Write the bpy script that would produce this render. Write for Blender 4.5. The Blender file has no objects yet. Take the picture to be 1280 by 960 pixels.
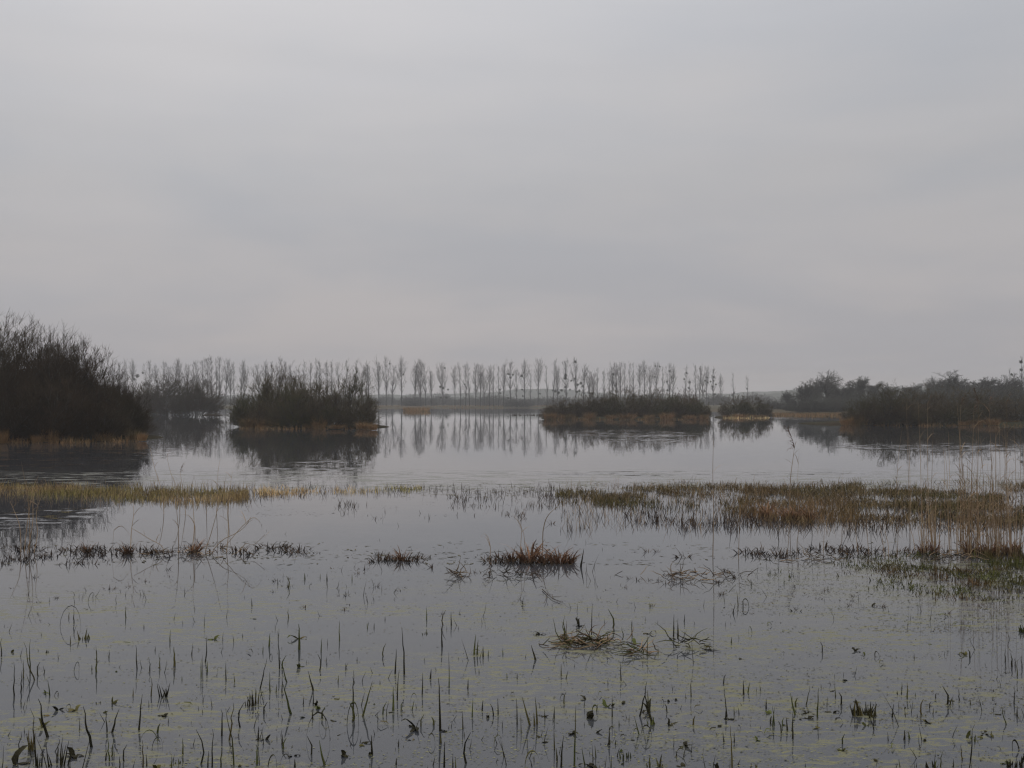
import bpy, math, random
import numpy as np
from mathutils import Vector

scene = bpy.context.scene
COL = scene.collection
R = math.radians

# ------------------------------------------------------------------ camera
FPX, CX, CY, HOR, CAMH = 1350.0, 640.0, 480.0, 503.0, 2.0
TH = math.atan((HOR - CY) / FPX)
cam_d = bpy.data.cameras.new("camera")
cam = bpy.data.objects.new("camera", cam_d)
COL.objects.link(cam)
cam_d.sensor_width = 36.0
cam_d.lens = 36.0 * FPX / 1280.0
cam_d.clip_start = 0.05
cam_d.clip_end = 8000
cam.location = (0, 0, CAMH)
cam.rotation_euler = (R(90) + TH, 0, 0)
scene.camera = cam

# ------------------------------------------------------------------ render settings
scene.render.engine = 'CYCLES'
scene.render.resolution_x, scene.render.resolution_y = 1024, 768
cy = scene.cycles
cy.max_bounces = 6; cy.diffuse_bounces = 2; cy.glossy_bounces = 3
cy.transmission_bounces = 2; cy.volume_bounces = 2; cy.transparent_max_bounces = 4
cy.use_denoising = True; cy.denoising_prefilter = 'ACCURATE'; cy.use_adaptive_sampling = False
cy.filter_width = 1.3
cy.sample_clamp_indirect = 4.0
scene.view_settings.view_transform = 'Standard'
scene.view_settings.look = 'None'
scene.view_settings.exposure = 0.0
scene.view_settings.gamma = 1.0

# ------------------------------------------------------------------ world: overcast sky
SUN_EL, SUN_AZ = R(48), R(-14)          # azimuth from +Y towards +X
W = bpy.data.worlds.new("World"); scene.world = W; W.use_nodes = True
nt = W.node_tree; nt.nodes.clear()
def N(nt, t, **kw):
    n = nt.nodes.new(t)
    for k, v in kw.items(): setattr(n, k, v)
    return n
def math_node(nt, op, a, b=None, c=None):
    n = N(nt, 'ShaderNodeMath', operation=op)
    for i, v in enumerate((a, b, c)):
        if v is None: continue
        if isinstance(v, (int, float)): n.inputs[i].default_value = v
        else: nt.links.new(v, n.inputs[i])
    return n.outputs[0]
def ramp(nt, fac, stops, interp='EASE'):
    n = N(nt, 'ShaderNodeValToRGB'); cr = n.color_ramp; cr.interpolation = interp
    while len(cr.elements) < len(stops): cr.elements.new(0.5)
    for e, (p, c) in zip(cr.elements, stops):
        e.position = p; e.color = (*c, 1) if len(c) == 3 else c
    nt.links.new(fac, n.inputs[0]); return n.outputs[0]
def mixc(nt, fac, a, b, bt='MIX'):
    n = N(nt, 'ShaderNodeMix', data_type='RGBA', blend_type=bt)
    for i, v in ((0, fac), (6, a), (7, b)):
        if isinstance(v, (int, float)): n.inputs[i].default_value = v
        elif isinstance(v, tuple): n.inputs[i].default_value = (*v, 1)
        else: nt.links.new(v, n.inputs[i])
    return n.outputs[2]
def noise(nt, vec, scale, detail=3, rough=0.5, out=0, dist=0.0):
    n = N(nt, 'ShaderNodeTexNoise'); n.inputs['Scale'].default_value = scale
    n.inputs['Detail'].default_value = detail; n.inputs['Roughness'].default_value = rough
    n.inputs['Distortion'].default_value = dist
    if vec is not None: nt.links.new(vec, n.inputs['Vector'])
    return n.outputs[out]

tc = N(nt, 'ShaderNodeTexCoord')
sky = N(nt, 'ShaderNodeTexSky', sky_type='NISHITA', sun_disc=False)
sky.sun_elevation = SUN_EL; sky.sun_rotation = SUN_AZ
sky.dust_density = 3.0
sx = N(nt, 'ShaderNodeSeparateXYZ'); nt.links.new(tc.outputs['Generated'], sx.inputs[0])
zz = math_node(nt, 'MAXIMUM', sx.outputs[2], 0.0)
den = math_node(nt, 'ADD', zz, 0.16)
cb = N(nt, 'ShaderNodeCombineXYZ')
nt.links.new(math_node(nt, 'DIVIDE', sx.outputs[0], den), cb.inputs[0])
nt.links.new(math_node(nt, 'DIVIDE', sx.outputs[1], den), cb.inputs[1])
cb.inputs[2].default_value = 3.7
cl = noise(nt, cb.outputs[0], 0.75, 4, 0.48, dist=0.35)
cl2 = noise(nt, cb.outputs[0], 2.2, 3, 0.5)
clf = math_node(nt, 'ADD', math_node(nt, 'MULTIPLY', cl, 0.75), math_node(nt, 'MULTIPLY', cl2, 0.25))
cfac = N(nt, 'ShaderNodeMapRange'); cfac.inputs[1].default_value = 0.36; cfac.inputs[2].default_value = 0.64
cfac.interpolation_type = 'SMOOTHSTEP'
nt.links.new(clf, cfac.inputs[0])
cloudcol = mixc(nt, cfac.outputs[0], (0.420, 0.430, 0.458), (0.485, 0.476, 0.484))
# overcast luminance: brighter towards the zenith
lum = ramp(nt, zz, [(0.0, (0.925, 0.885, 0.885)), (0.07, (0.94, 0.905, 0.90)), (0.2, (0.97, 0.97, 0.97)),
                    (0.42, (1.18, 1.19, 1.2)), (1.0, (2.0, 2.02, 2.05))], 'LINEAR')
# thin-cloud brightening round the hidden sun
dt = N(nt, 'ShaderNodeVectorMath', operation='DOT_PRODUCT'); nt.links.new(tc.outputs['Generated'], dt.inputs[0])
dt.inputs[1].default_value = (math.sin(SUN_AZ) * math.cos(SUN_EL), math.cos(SUN_AZ) * math.cos(SUN_EL), math.sin(SUN_EL))
gl = math_node(nt, 'POWER', math_node(nt, 'MAXIMUM', dt.outputs['Value'], 0.0), 7.0)
gl = math_node(nt, 'MULTIPLY_ADD', gl, 0.52, 0.95)
streak = N(nt, 'ShaderNodeMapping'); streak.inputs['Scale'].default_value = (1.5, 1.5, 16.0); nt.links.new(tc.outputs['Generated'], streak.inputs[0])
stv = math_node(nt, 'MULTIPLY_ADD', noise(nt, streak.outputs[0], 1.6, 4, 0.55), 0.10, 0.95)
gl = math_node(nt, 'MULTIPLY', gl, stv)
glc = N(nt, 'ShaderNodeCombineColor')
for i_ in range(3): nt.links.new(gl, glc.inputs[i_])
lum = mixc(nt, 1.0, lum, glc.outputs[0], 'MULTIPLY')
over = mixc(nt, 1.0, cloudcol, lum, 'MULTIPLY')
SKYS = 0.1
over10 = mixc(nt, 1.0, over, (10.0, 10.0, 10.0), 'MULTIPLY')
final = mixc(nt, 0.97, sky.outputs[0], over10)
bg = N(nt, 'ShaderNodeBackground'); bg.inputs[1].default_value = SKYS
nt.links.new(final, bg.inputs[0])
wo = N(nt, 'ShaderNodeOutputWorld'); nt.links.new(bg.outputs[0], wo.inputs[0])

# ------------------------------------------------------------------ sun (behind the cloud)
sd = bpy.data.lights.new("sun", 'SUN'); sd.energy = 0.5; sd.angle = R(40); sd.color = (1.0, 0.97, 0.93)
so = bpy.data.objects.new("sun", sd); COL.objects.link(so)
sdir = Vector((math.sin(SUN_AZ) * math.cos(SUN_EL), math.cos(SUN_AZ) * math.cos(SUN_EL), math.sin(SUN_EL)))
so.rotation_euler = (-sdir).to_track_quat('-Z', 'Y').to_euler()
so.location = (0, 0, 60)

# ================================================================== helpers
def ray(px, y):
    u, v = (px - CX) / FPX, (CY - y) / FPX
    return np.array([u, math.cos(TH) - v * math.sin(TH), math.sin(TH) + v * math.cos(TH)])
def ground(px, y, z=0.0):
    d = ray(px, y); t = (z - CAMH) / d[2]
    return np.array([0, 0, CAMH]) + d * t
def at_depth(px, y, Y):
    d = ray(px, y); t = Y / d[1]
    return np.array([0, 0, CAMH]) + d * t

def norm(a): return a / np.maximum(np.linalg.norm(a, axis=-1, keepdims=True), 1e-9)

def raw_mesh(name, V, F, mat):
    """V (n,3), F (m,4) or (m,3)"""
    me = bpy.data.meshes.new(name)
    V = np.asarray(V, dtype=np.float32); F = np.asarray(F, dtype=np.int32)
    k = F.shape[1]
    me.vertices.add(len(V)); me.vertices.foreach_set("co", V.ravel())
    me.loops.add(F.size); me.loops.foreach_set("vertex_index", F.ravel())
    me.polygons.add(len(F)); me.polygons.foreach_set("loop_start", np.arange(0, F.size, k, dtype=np.int32))
    me.update(calc_edges=True)
    if mat is not None: me.materials.append(mat)
    return me
class Geo:
    def __init__(s): s.V = []; s.F = []; s.n = 0
    def add(s, V, F):
        s.V.append(V); s.F.append(F + s.n); s.n += len(V)
    def tubes(s, P, Rr, k=3):
        n, m1, _ = P.shape
        T = norm(P[:, -1] - P[:, 0] + 1e-6)
        ref = np.where(np.abs(T[:, 2:3]) > 0.8, np.array([[1.0, 0.2, 0]]), np.array([[0.1, 0.05, 1.0]]))
        A = norm(np.cross(T, ref)); B = np.cross(T, A)
        an = np.arange(k) * 2 * math.pi / k
        off = A[:, None, :] * np.cos(an)[None, :, None] + B[:, None, :] * np.sin(an)[None, :, None]
        V = P[:, :, None, :] + off[:, None, :, :] * Rr[:, :, None, None]
        idx = np.arange(n * m1 * k).reshape(n, m1, k)
        a = idx[:, :-1, :]; b = np.roll(a, -1, axis=2); d = idx[:, 1:, :]; c = np.roll(d, -1, axis=2)
        F = np.stack([a, b, c, d], -1).reshape(-1, 4)
        s.add(V.reshape(-1, 3), F)
    def ribbons(s, P, Rr, rng, ang=None):
        n, m1, _ = P.shape
        a = rng.uniform(0, math.pi, n) if ang is None else ang
        A = np.stack([np.cos(a), np.sin(a), 0 * a], -1)
        V = np.stack([P - A[:, None] * Rr[:, :, None], P + A[:, None] * Rr[:, :, None]], 2)
        idx = np.arange(n * m1 * 2).reshape(n, m1, 2)
        F = np.stack([idx[:, :-1, 0], idx[:, :-1, 1], idx[:, 1:, 1], idx[:, 1:, 0]], -1).reshape(-1, 4)
        s.add(V.reshape(-1, 3), F)
    def data(s): return np.concatenate(s.V), np.concatenate(s.F)
    def mesh(s, name, mat):
        V, F = s.data(); return raw_mesh(name, V, F, mat)

def grow(S, D, L, r0, r1, m, jit, trop, rng):
    n = len(S); P = [S]; d = norm(D); tr = np.array([0, 0, 1.0]) * trop
    L = np.broadcast_to(L, (n,))
    for i in range(m):
        d = norm(d + rng.normal(0, jit, (n, 3)) + tr)
        P.append(P[-1] + d * (L / m)[:, None])
    P = np.stack(P, 1)
    t = np.linspace(0, 1, m + 1)[None]
    r0 = np.broadcast_to(r0, (n,))[:, None]; r1 = np.broadcast_to(r1, (n,))[:, None]
    return P, r0 * (1 - t) + r1 * t
def spawn(P, Rr, per, tlo, thi, ang, lf, rng, fade=0.5):
    n, m1, _ = P.shape; m = m1 - 1
    pi = np.repeat(np.arange(n), per); N_ = len(pi)
    t = rng.uniform(tlo, thi, N_); x = t * m; i = np.minimum(x.astype(int), m - 1); f = (x - i)[:, None]
    A = P[pi, i]; B = P[pi, i + 1]
    S = A + (B - A) * f; pd = norm(B - A)
    q = norm(np.cross(pd, rng.normal(0, 1, (N_, 3))))
    a = R(1) * rng.uniform(ang[0], ang[1], N_)[:, None]
    D = pd * np.cos(a) + q * np.sin(a)
    L0 = np.linalg.norm(np.diff(P, axis=1), axis=-1).sum(1)[pi]
    L = L0 * lf * (1 - fade * t) * rng.uniform(0.65, 1.3, N_)
    r = (Rr[pi, i] * (1 - f[:, 0]) + Rr[pi, i + 1] * f[:, 0])
    return S, D, L, r

def link(o, parent=None):
    COL.objects.link(o)
    if parent is not None: o.parent = parent
    return o
def tag(o, label=None, cat=None, group=None, kind=None):
    if label: o['label'] = label
    if cat: o['category'] = cat
    if group: o['group'] = group
    if kind: o['kind'] = kind
    return o
def mobj(name, me, parent=None): return link(bpy.data.objects.new(name, me), parent)
def empty(name, loc, rz=0.0, sc=(1, 1, 1)):
    o = bpy.data.objects.new(name, None); o.empty_display_size = 0.2
    o.location = loc; o.rotation_euler = (0, 0, rz); o.scale = sc
    return link(o)

# ================================================================== materials
def new_mat(name):
    m = bpy.data.materials.new(name); m.use_nodes = True
    b = m.node_tree.nodes['Principled BSDF']; return m, m.node_tree, b
def plant_mat(name, c1, c2, rough=0.85, scale=6.0, objvar=0.35, c3=None):
    """two tones by noise along the plant, plus a small change from plant to plant"""
    m, t, b = new_mat(name)
    g = N(t, 'ShaderNodeNewGeometry')
    f = noise(t, g.outputs['Position'], scale, 2, 0.6)
    f = math_node(t, 'MULTIPLY_ADD', f, 2.4, -0.7); f = math_node(t, 'MINIMUM', math_node(t, 'MAXIMUM', f, 0.0), 1.0)
    c = mixc(t, f, c1, c2)
    if c3:
        f2 = noise(t, g.outputs['Position'], scale * 0.23, 2, 0.5)
        f2 = math_node(t, 'MINIMUM', math_node(t, 'MAXIMUM', math_node(t, 'MULTIPLY_ADD', f2, 4, -1.7), 0.0), 1.0)
        c = mixc(t, f2, c, c3)
    rnd = math_node(t, 'MULTIPLY_ADD', g.outputs['Random Per Island'], objvar, 1 - objvar / 2)
    oi = N(t, 'ShaderNodeObjectInfo')
    rn2 = math_node(t, 'MULTIPLY_ADD', oi.outputs['Random'], objvar, 1 - objvar / 2)
    k = math_node(t, 'MULTIPLY', rnd, rn2)
    cc = N(t, 'ShaderNodeCombineColor')
    for i in range(3): t.links.new(k, cc.inputs[i])
    c = mixc(t, 1.0, c, cc.outputs[0], 'MULTIPLY')
    t.links.new(c, b.inputs['Base Color'])
    b.inputs['Roughness'].default_value = rough
    b.inputs['Specular IOR Level'].default_value = 0.1
    return m

M = {}
M['willow_stem'] = plant_mat('willow_bark', (0.070, 0.064, 0.052), (0.12, 0.115, 0.09), scale=3)
M['willow_twig'] = plant_mat('willow_twigs', (0.082, 0.060, 0.036), (0.135, 0.104, 0.060), scale=1.2, c3=(0.095, 0.090, 0.040))
M['willow_dark'] = plant_mat('willow_twigs_dark', (0.044, 0.029, 0.017), (0.076, 0.052, 0.029), scale=0.8, c3=(0.062, 0.049, 0.025))
M['willow_red'] = plant_mat('willow_twigs_reddish', (0.16, 0.10, 0.075), (0.20, 0.13, 0.10), scale=1.2)
M['pop_bark'] = plant_mat('poplar_bark', (0.045, 0.043, 0.040), (0.10, 0.095, 0.088), scale=1.5)
M['pop_twig'] = plant_mat('poplar_twigs', (0.075, 0.066, 0.056), (0.12, 0.105, 0.09), scale=1.0)
M['mistletoe'] = plant_mat('mistletoe_leaves', (0.030, 0.036, 0.018), (0.055, 0.065, 0.03), scale=4)
M['oak_bark'] = plant_mat('oak_bark', (0.05, 0.048, 0.04), (0.10, 0.095, 0.08), scale=2)
M['oak_twig'] = plant_mat('oak_twigs', (0.075, 0.075, 0.06), (0.11, 0.108, 0.085), scale=0.5)
M['rust'] = plant_mat('dead_sedge', (0.23, 0.13, 0.060), (0.35, 0.215, 0.10), scale=2.5, objvar=0.5, c3=(0.14, 0.11, 0.055))
M['tan'] = plant_mat('dry_reed', (0.25, 0.165, 0.095), (0.42, 0.30, 0.18), scale=4, objvar=0.5)
M['plume'] = plant_mat('reed_plume_hair', (0.17, 0.11, 0.075), (0.25, 0.175, 0.125), scale=8)
M['red'] = plant_mat('red_sedge', (0.12, 0.062, 0.038), (0.27, 0.16, 0.095), scale=9, objvar=0.8)
M['bed'] = plant_mat('marsh_grass', (0.40, 0.25, 0.115), (0.62, 0.46, 0.24), scale=1.2, objvar=1.35, c3=(0.33, 0.285, 0.10))
M['green'] = plant_mat('rush_green', (0.055, 0.068, 0.018), (0.105, 0.11, 0.036), scale=9, objvar=0.7, c3=(0.10, 0.075, 0.03))
M['dark'] = plant_mat('rush_dark', (0.020, 0.018, 0.011), (0.045, 0.040, 0.020), scale=9, objvar=0.6)
M['stub'] = plant_mat('dead_stub', (0.040, 0.028, 0.020), (0.095, 0.06, 0.036), scale=12, objvar=0.8)
M['weed'] = plant_mat('water_weed_leaf', (0.085, 0.095, 0.026), (0.17, 0.17, 0.05), scale=5, objvar=0.8, c3=(0.16, 0.10, 0.05))
M['fleck'] = plant_mat('floating_flecks', (0.045, 0.038, 0.024), (0.14, 0.12, 0.055), scale=3, objvar=1.0)

M['algae'] = plant_mat('algae_crumbs', (0.15, 0.145, 0.058), (0.23, 0.22, 0.095), scale=3, objvar=0.7)
def soil_mat(name, a, b_, c3):
    m, t, b = new_mat(name)
    g = N(t, 'ShaderNodeNewGeometry')
    f = noise(t, g.outputs['Position'], 0.8, 5, 0.6)
    c = mixc(t, f, a, b_)
    f2 = noise(t, g.outputs['Position'], 0.05, 4, 0.6)
    f2 = math_node(t, 'MINIMUM', math_node(t, 'MAXIMUM', math_node(t, 'MULTIPLY_ADD', f2, 4, -1.5), 0.0), 1.0)
    c = mixc(t, f2, c, c3)
    t.links.new(c, b.inputs['Base Color']); b.inputs['Roughness'].default_value = 0.95; b.inputs['Specular IOR Level'].default_value = 0.03
    bp = N(t, 'ShaderNodeBump'); bp.inputs['Distance'].default_value = 0.05
    t.links.new(noise(t, g.outputs['Position'], 7, 4, 0.6), bp.inputs['Height'])
    t.links.new(bp.outputs[0], b.inputs['Normal'])
    return m
M['soil'] = soil_mat('marsh_soil', (0.028, 0.022, 0.014), (0.065, 0.045, 0.024), (0.035, 0.034, 0.018))
M['field'] = soil_mat('far_meadow', (0.075, 0.06, 0.038), (0.12, 0.088, 0.05), (0.06, 0.06, 0.034))
M['hill'] = soil_mat('hill_wood', (0.07, 0.08, 0.07), (0.11, 0.12, 0.10), (0.09, 0.10, 0.08))

# water ------------------------------------------------------------
def water_mat():
    m, t, b = new_mat('lake_water')
    g = N(t, 'ShaderNodeNewGeometry'); pos = g.outputs['Position']
    def stretched(sx_, sy_):
        mp = N(t, 'ShaderNodeMapping'); mp.inputs['Scale'].default_value = (sx_, sy_, 1)
        t.links.new(pos, mp.inputs[0]); return mp.outputs[0]
    sep = N(t, 'ShaderNodeSeparateXYZ'); t.links.new(pos, sep.inputs[0])
    def sstep(v, a, c):
        n = N(t, 'ShaderNodeMapRange', interpolation_type='SMOOTHSTEP')
        n.inputs[1].default_value = a; n.inputs[2].default_value = c
        t.links.new(v, n.inputs[0]); return n.outputs[0]
    def ellipse(cx, cy_, rx, ry):
        dx = math_node(t, 'DIVIDE', math_node(t, 'SUBTRACT', sep.outputs[0], cx), rx)
        dy = math_node(t, 'DIVIDE', math_node(t, 'SUBTRACT', sep.outputs[1], cy_), ry)
        r = math_node(t, 'SQRT', math_node(t, 'ADD', math_node(t, 'MULTIPLY', dx, dx), math_node(t, 'MULTIPLY', dy, dy)))
        return math_node(t, 'SUBTRACT', 1.0, sstep(r, 0.6, 1.1))
    # wind-roughened patches
    zones = []
    for (x0, x1, y0, y1) in RIPPLE_ZONES:
        a = ground((x0 + x1) / 2, y1); c = ground((x0 + x1) / 2, y0)
        yc = (a[1] + c[1]) / 2; ry = (c[1] - a[1]) / 2
        rx = (x1 - x0) / 2 / FPX * yc
        xc = ((x0 + x1) / 2 - CX) / FPX * yc
        zones.append(ellipse(xc, yc, rx, ry))
    z = zones[0]
    for q in zones[1:]: z = math_node(t, 'MAXIMUM', z, q)
    st = noise(t, stretched(0.2, 1.0), 1.0, 5, 0.66, dist=0.7)
    st = sstep(st, 0.47, 0.56)
    rip = math_node(t, 'MULTIPLY', z, st)
    calm = noise(t, stretched(0.012, 0.06), 1.0, 3, 0.6)
    calm = math_node(t, 'MULTIPLY', sstep(calm, 0.45, 0.75), 0.010)
    amp = math_node(t, 'ADD', math_node(t, 'MULTIPLY', rip, 0.30), math_node(t, 'ADD', calm, 0.0075))
    nv = noise(t, stretched(2.0, 3.2), 1.0, 3, 0.6, out=1)
    vs = N(t, 'ShaderNodeVectorMath', operation='SUBTRACT'); vs.inputs[1].default_value = (0.5, 0.5, 0.5)
    t.links.new(nv, vs.inputs[0])
    vm = N(t, 'ShaderNodeVectorMath', operation='MULTIPLY'); vm.inputs[1].default_value = (0.45, 1.0, 0.0)
    t.links.new(vs.outputs[0], vm.inputs[0])
    v2 = N(t, 'ShaderNodeVectorMath', operation='SCALE'); t.links.new(vm.outputs[0], v2.inputs[0]); t.links.new(amp, v2.inputs['Scale'])
    va = N(t, 'ShaderNodeVectorMath', operation='ADD'); va.inputs[1].default_value = (0, 0, 1); t.links.new(v2.outputs[0], va.inputs[0])
    vn = N(t, 'ShaderNodeVectorMath', operation='NORMALIZE'); t.links.new(va.outputs[0], vn.inputs[0])
    t.links.new(vn.outputs[0], b.inputs['Normal'])
    b.inputs['IOR'].default_value = 1.333
    # floating algae film
    broad = sstep(noise(t, stretched(0.35, 0.9), 1.0, 3, 0.55, dist=0.5), 0.37, 0.56)
    fine = sstep(noise(t, stretched(5.0, 13.0), 1.0, 7, 0.78, dist=0.8), 0.50, 0.58)
    near = math_node(t, 'SUBTRACT', 1.0, sstep(sep.outputs[1], 9.5, 14.0))
    film = math_node(t, 'MULTIPLY', math_node(t, 'MULTIPLY', broad, fine), near)
    # thin scum band beyond the grass (25 to 32 m)
    bnd = math_node(t, 'MULTIPLY', sstep(sep.outputs[1], 23.0, 25.5), math_node(t, 'SUBTRACT', 1.0, sstep(sep.outputs[1], 29.0, 34.0)))
    f3 = sstep(noise(t, stretched(0.9, 2.4), 1.0, 6, 0.7, dist=0.5), 0.50, 0.58)
    film2 = math_node(t, 'MULTIPLY', math_node(t, 'MULTIPLY', bnd, f3), 0.5)
    # weedy water at the right, under the tall reeds
    rt = math_node(t, 'MULTIPLY', ellipse(5.4, 12.0, 3.0, 2.2), sstep(noise(t, stretched(2.5, 6.0), 1.0, 5, 0.7), 0.47, 0.6))
    tot = math_node(t, 'MAXIMUM', math_node(t, 'MAXIMUM', math_node(t, 'MULTIPLY', film, 0.92), film2), math_node(t, 'MULTIPLY', rt, 0.55))
    body = mixc(t, noise(t, stretched(0.2, 0.5), 1.0, 3), (0.050, 0.053, 0.060), (0.066, 0.068, 0.072))
    colr = mixc(t, tot, body, (0.20, 0.19, 0.105))
    t.links.new(colr, b.inputs['Base Color'])
    ro = math_node(t, 'MULTIPLY_ADD', tot, 0.55, 0.015)
    t.links.new(ro, b.inputs['Roughness'])
    t.links.new(math_node(t, 'MULTIPLY_ADD', tot, -0.35, 0.5), b.inputs['Specular IOR Level'])
    return m
RIPPLE_ZONES = [(-260, 172, 556, 640), (-120, 120, 630, 668), (310, 462, 573, 604), (700, 870, 536, 548), (1040, 1420, 554, 566),
                (760, 860, 546, 556), (960, 1060, 521, 527), (560, 700, 517, 519.5), (600, 1100, 588, 596)]
M['water'] = water_mat()

# ================================================================== the setting
HAZE_Y0, HAZE_Y1, HAZE_X = -30.0, 1750.0, 900.0
V = np.array([[-880, -25, 0], [880, -25, 0], [880, 700, 0], [-880, 700, 0]], float)
tag(mobj('water', raw_mesh('water', V, np.array([[0, 1, 2, 3]]), M['water'])), 'calm grey flood water mirroring the overcast sky', kind='structure')

def sheet(name, xs, ys, zf, mat, label):
    X, Y = np.meshgrid(xs, ys)
    Z = zf(X, Y)
    Vv = np.stack([X, Y, Z], -1).reshape(-1, 3)
    ny, nx = X.shape; idx = np.arange(nx * ny).reshape(ny, nx)
    F = np.stack([idx[:-1, :-1], idx[:-1, 1:], idx[1:, 1:], idx[1:, :-1]], -1).reshape(-1, 4)
    me = raw_mesh(name, Vv, F, mat)
    for p in me.polygons: p.use_smooth = True
    return tag(mobj(name, me), label, kind='structure')
def wav(X, *fr):
    s = 0
    for i, f in enumerate(fr): s = s + np.sin(X * f + i * 1.7 + 0.6) / (i + 1)
    return s
# far meadow beyond the lake: shore about 400 m out, nearer at the right
def shore(X): return 398 + 10 * wav(X, 0.013, 0.05, 0.11) - 215 / (1 + np.exp(-(X - 43) / 4.0)) - 60 / (1 + np.exp((X + 150) / 15.0))
def farz(X, Y):
    d = Y - shore(X)
    return np.clip(d * 0.03, -0.4, 0.42) + np.clip((d - 60) * 0.0012, 0, 1.2) + 0.04 * wav(X + Y, 0.3, 0.9)
sheet('far_bank', np.linspace(-880, 880, 260), np.concatenate([np.linspace(150, 470, 130), np.linspace(480, 1500, 40)]), farz, M['field'],
      'flat tan meadow bank on the far side of the water')
# hazy hills
def ridge(name, Y, prof, label):
    xs = np.linspace(-860, 860, 240)
    ys = Y + np.array([-60, -40, -20, -8, 0, 15, 60])
    w = np.array([0, .45, .75, .95, 1, .97, .5])
    def zf(X, Yg):
        ww = np.interp(Yg, ys, w)
        px = X / Y * FPX + 640
        h = np.interp(px, [p[0] for p in prof], [p[1] for p in prof])
        top = CAMH + Y * (HOR - h) / FPX
        return -2 + ww * (top + 2 + 0.5 * wav(X, 0.11, 0.31, 0.7))
    sheet(name, xs, ys, zf, M['hill'], label)
ridge('hill', 1330, [(-300, 493), (100, 494), (450, 494), (600, 491), (645, 487), (680, 485.5), (720, 488), (790, 494), (900, 492), (960, 489), (1000, 487), (1100, 484), (1700, 484)],
      'low hazy grey hill behind the poplar row')
ridge('hill', 900, [(-300, 497), (400, 498), (560, 497), (640, 499), (760, 498), (900, 498), (950, 493), (990, 490), (1050, 488), (1200, 486), (1700, 486)],
      'nearer low wooded rise closing the meadow')

rng0 = np.random.default_rng(11)
def island(px0, px1, ybase, depth, h, label, seed):
    """low muddy island: irregular outline, gently domed"""
    a = ground(px0, ybase); c = ground(px1, ybase)
    Y0 = (a[1] + c[1]) / 2
    x0, x1 = a[0] * 1.0, c[0] * 1.0
    rg = np.random.default_rng(seed)
    nseg = 64; an = np.linspace(0, 2 * math.pi, nseg, endpoint=False)
    wob = 1 + 0.05 * np.sin(3 * an + rg.uniform(0, 6)) + 0.03 * np.sin(7 * an + rg.uniform(0, 6)) + 0.02 * np.sin(13 * an)
    cxm, cym = (x0 + x1) / 2, Y0 + depth / 2
    rings = [(1.03, -0.15), (1.0, 0.03), (0.96, h * 0.4), (0.8, h * 0.8), (0.45, h), (0.02, h)]
    Vv = []
    for rr, zz_ in rings:
        Vv.append(np.stack([cxm + (x1 - x0) / 2 * rr * wob * np.cos(an), cym + depth / 2 * rr * wob * np.sin(an),
                            np.full(nseg, zz_) + (rg.normal(0, 0.02, nseg) if zz_ > 0.05 else 0)], -1))
    Vv = np.concatenate(Vv)
    idx = np.arange(len(rings) * nseg).reshape(len(rings), nseg)
    A = idx[:-1]; D_ = idx[1:]
    F = np.stack([A, np.roll(A, -1, 1), np.roll(D_, -1, 1), D_], -1).reshape(-1, 4)
    tag(mobj('island_ground', raw_mesh('island_ground', Vv, F, M['soil'])), label, kind='structure')
island(-420, 138, 553.5, 14, 0.25, 'dark muddy ground under the big left thicket', 1)
island(292, 470, 535.5, 9, 0.2, 'muddy island under the willow thicket left of centre', 2)
island(678, 889, 524.5, 12, 0.3, 'long low island in the middle of the water', 3)
island(902, 962, 522.5, 8, 0.25, 'small round islet right of the long island', 4)
island(1052, 1500, 532, 16, 0.3, 'marshy ground under the right hand thicket', 5)

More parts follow.
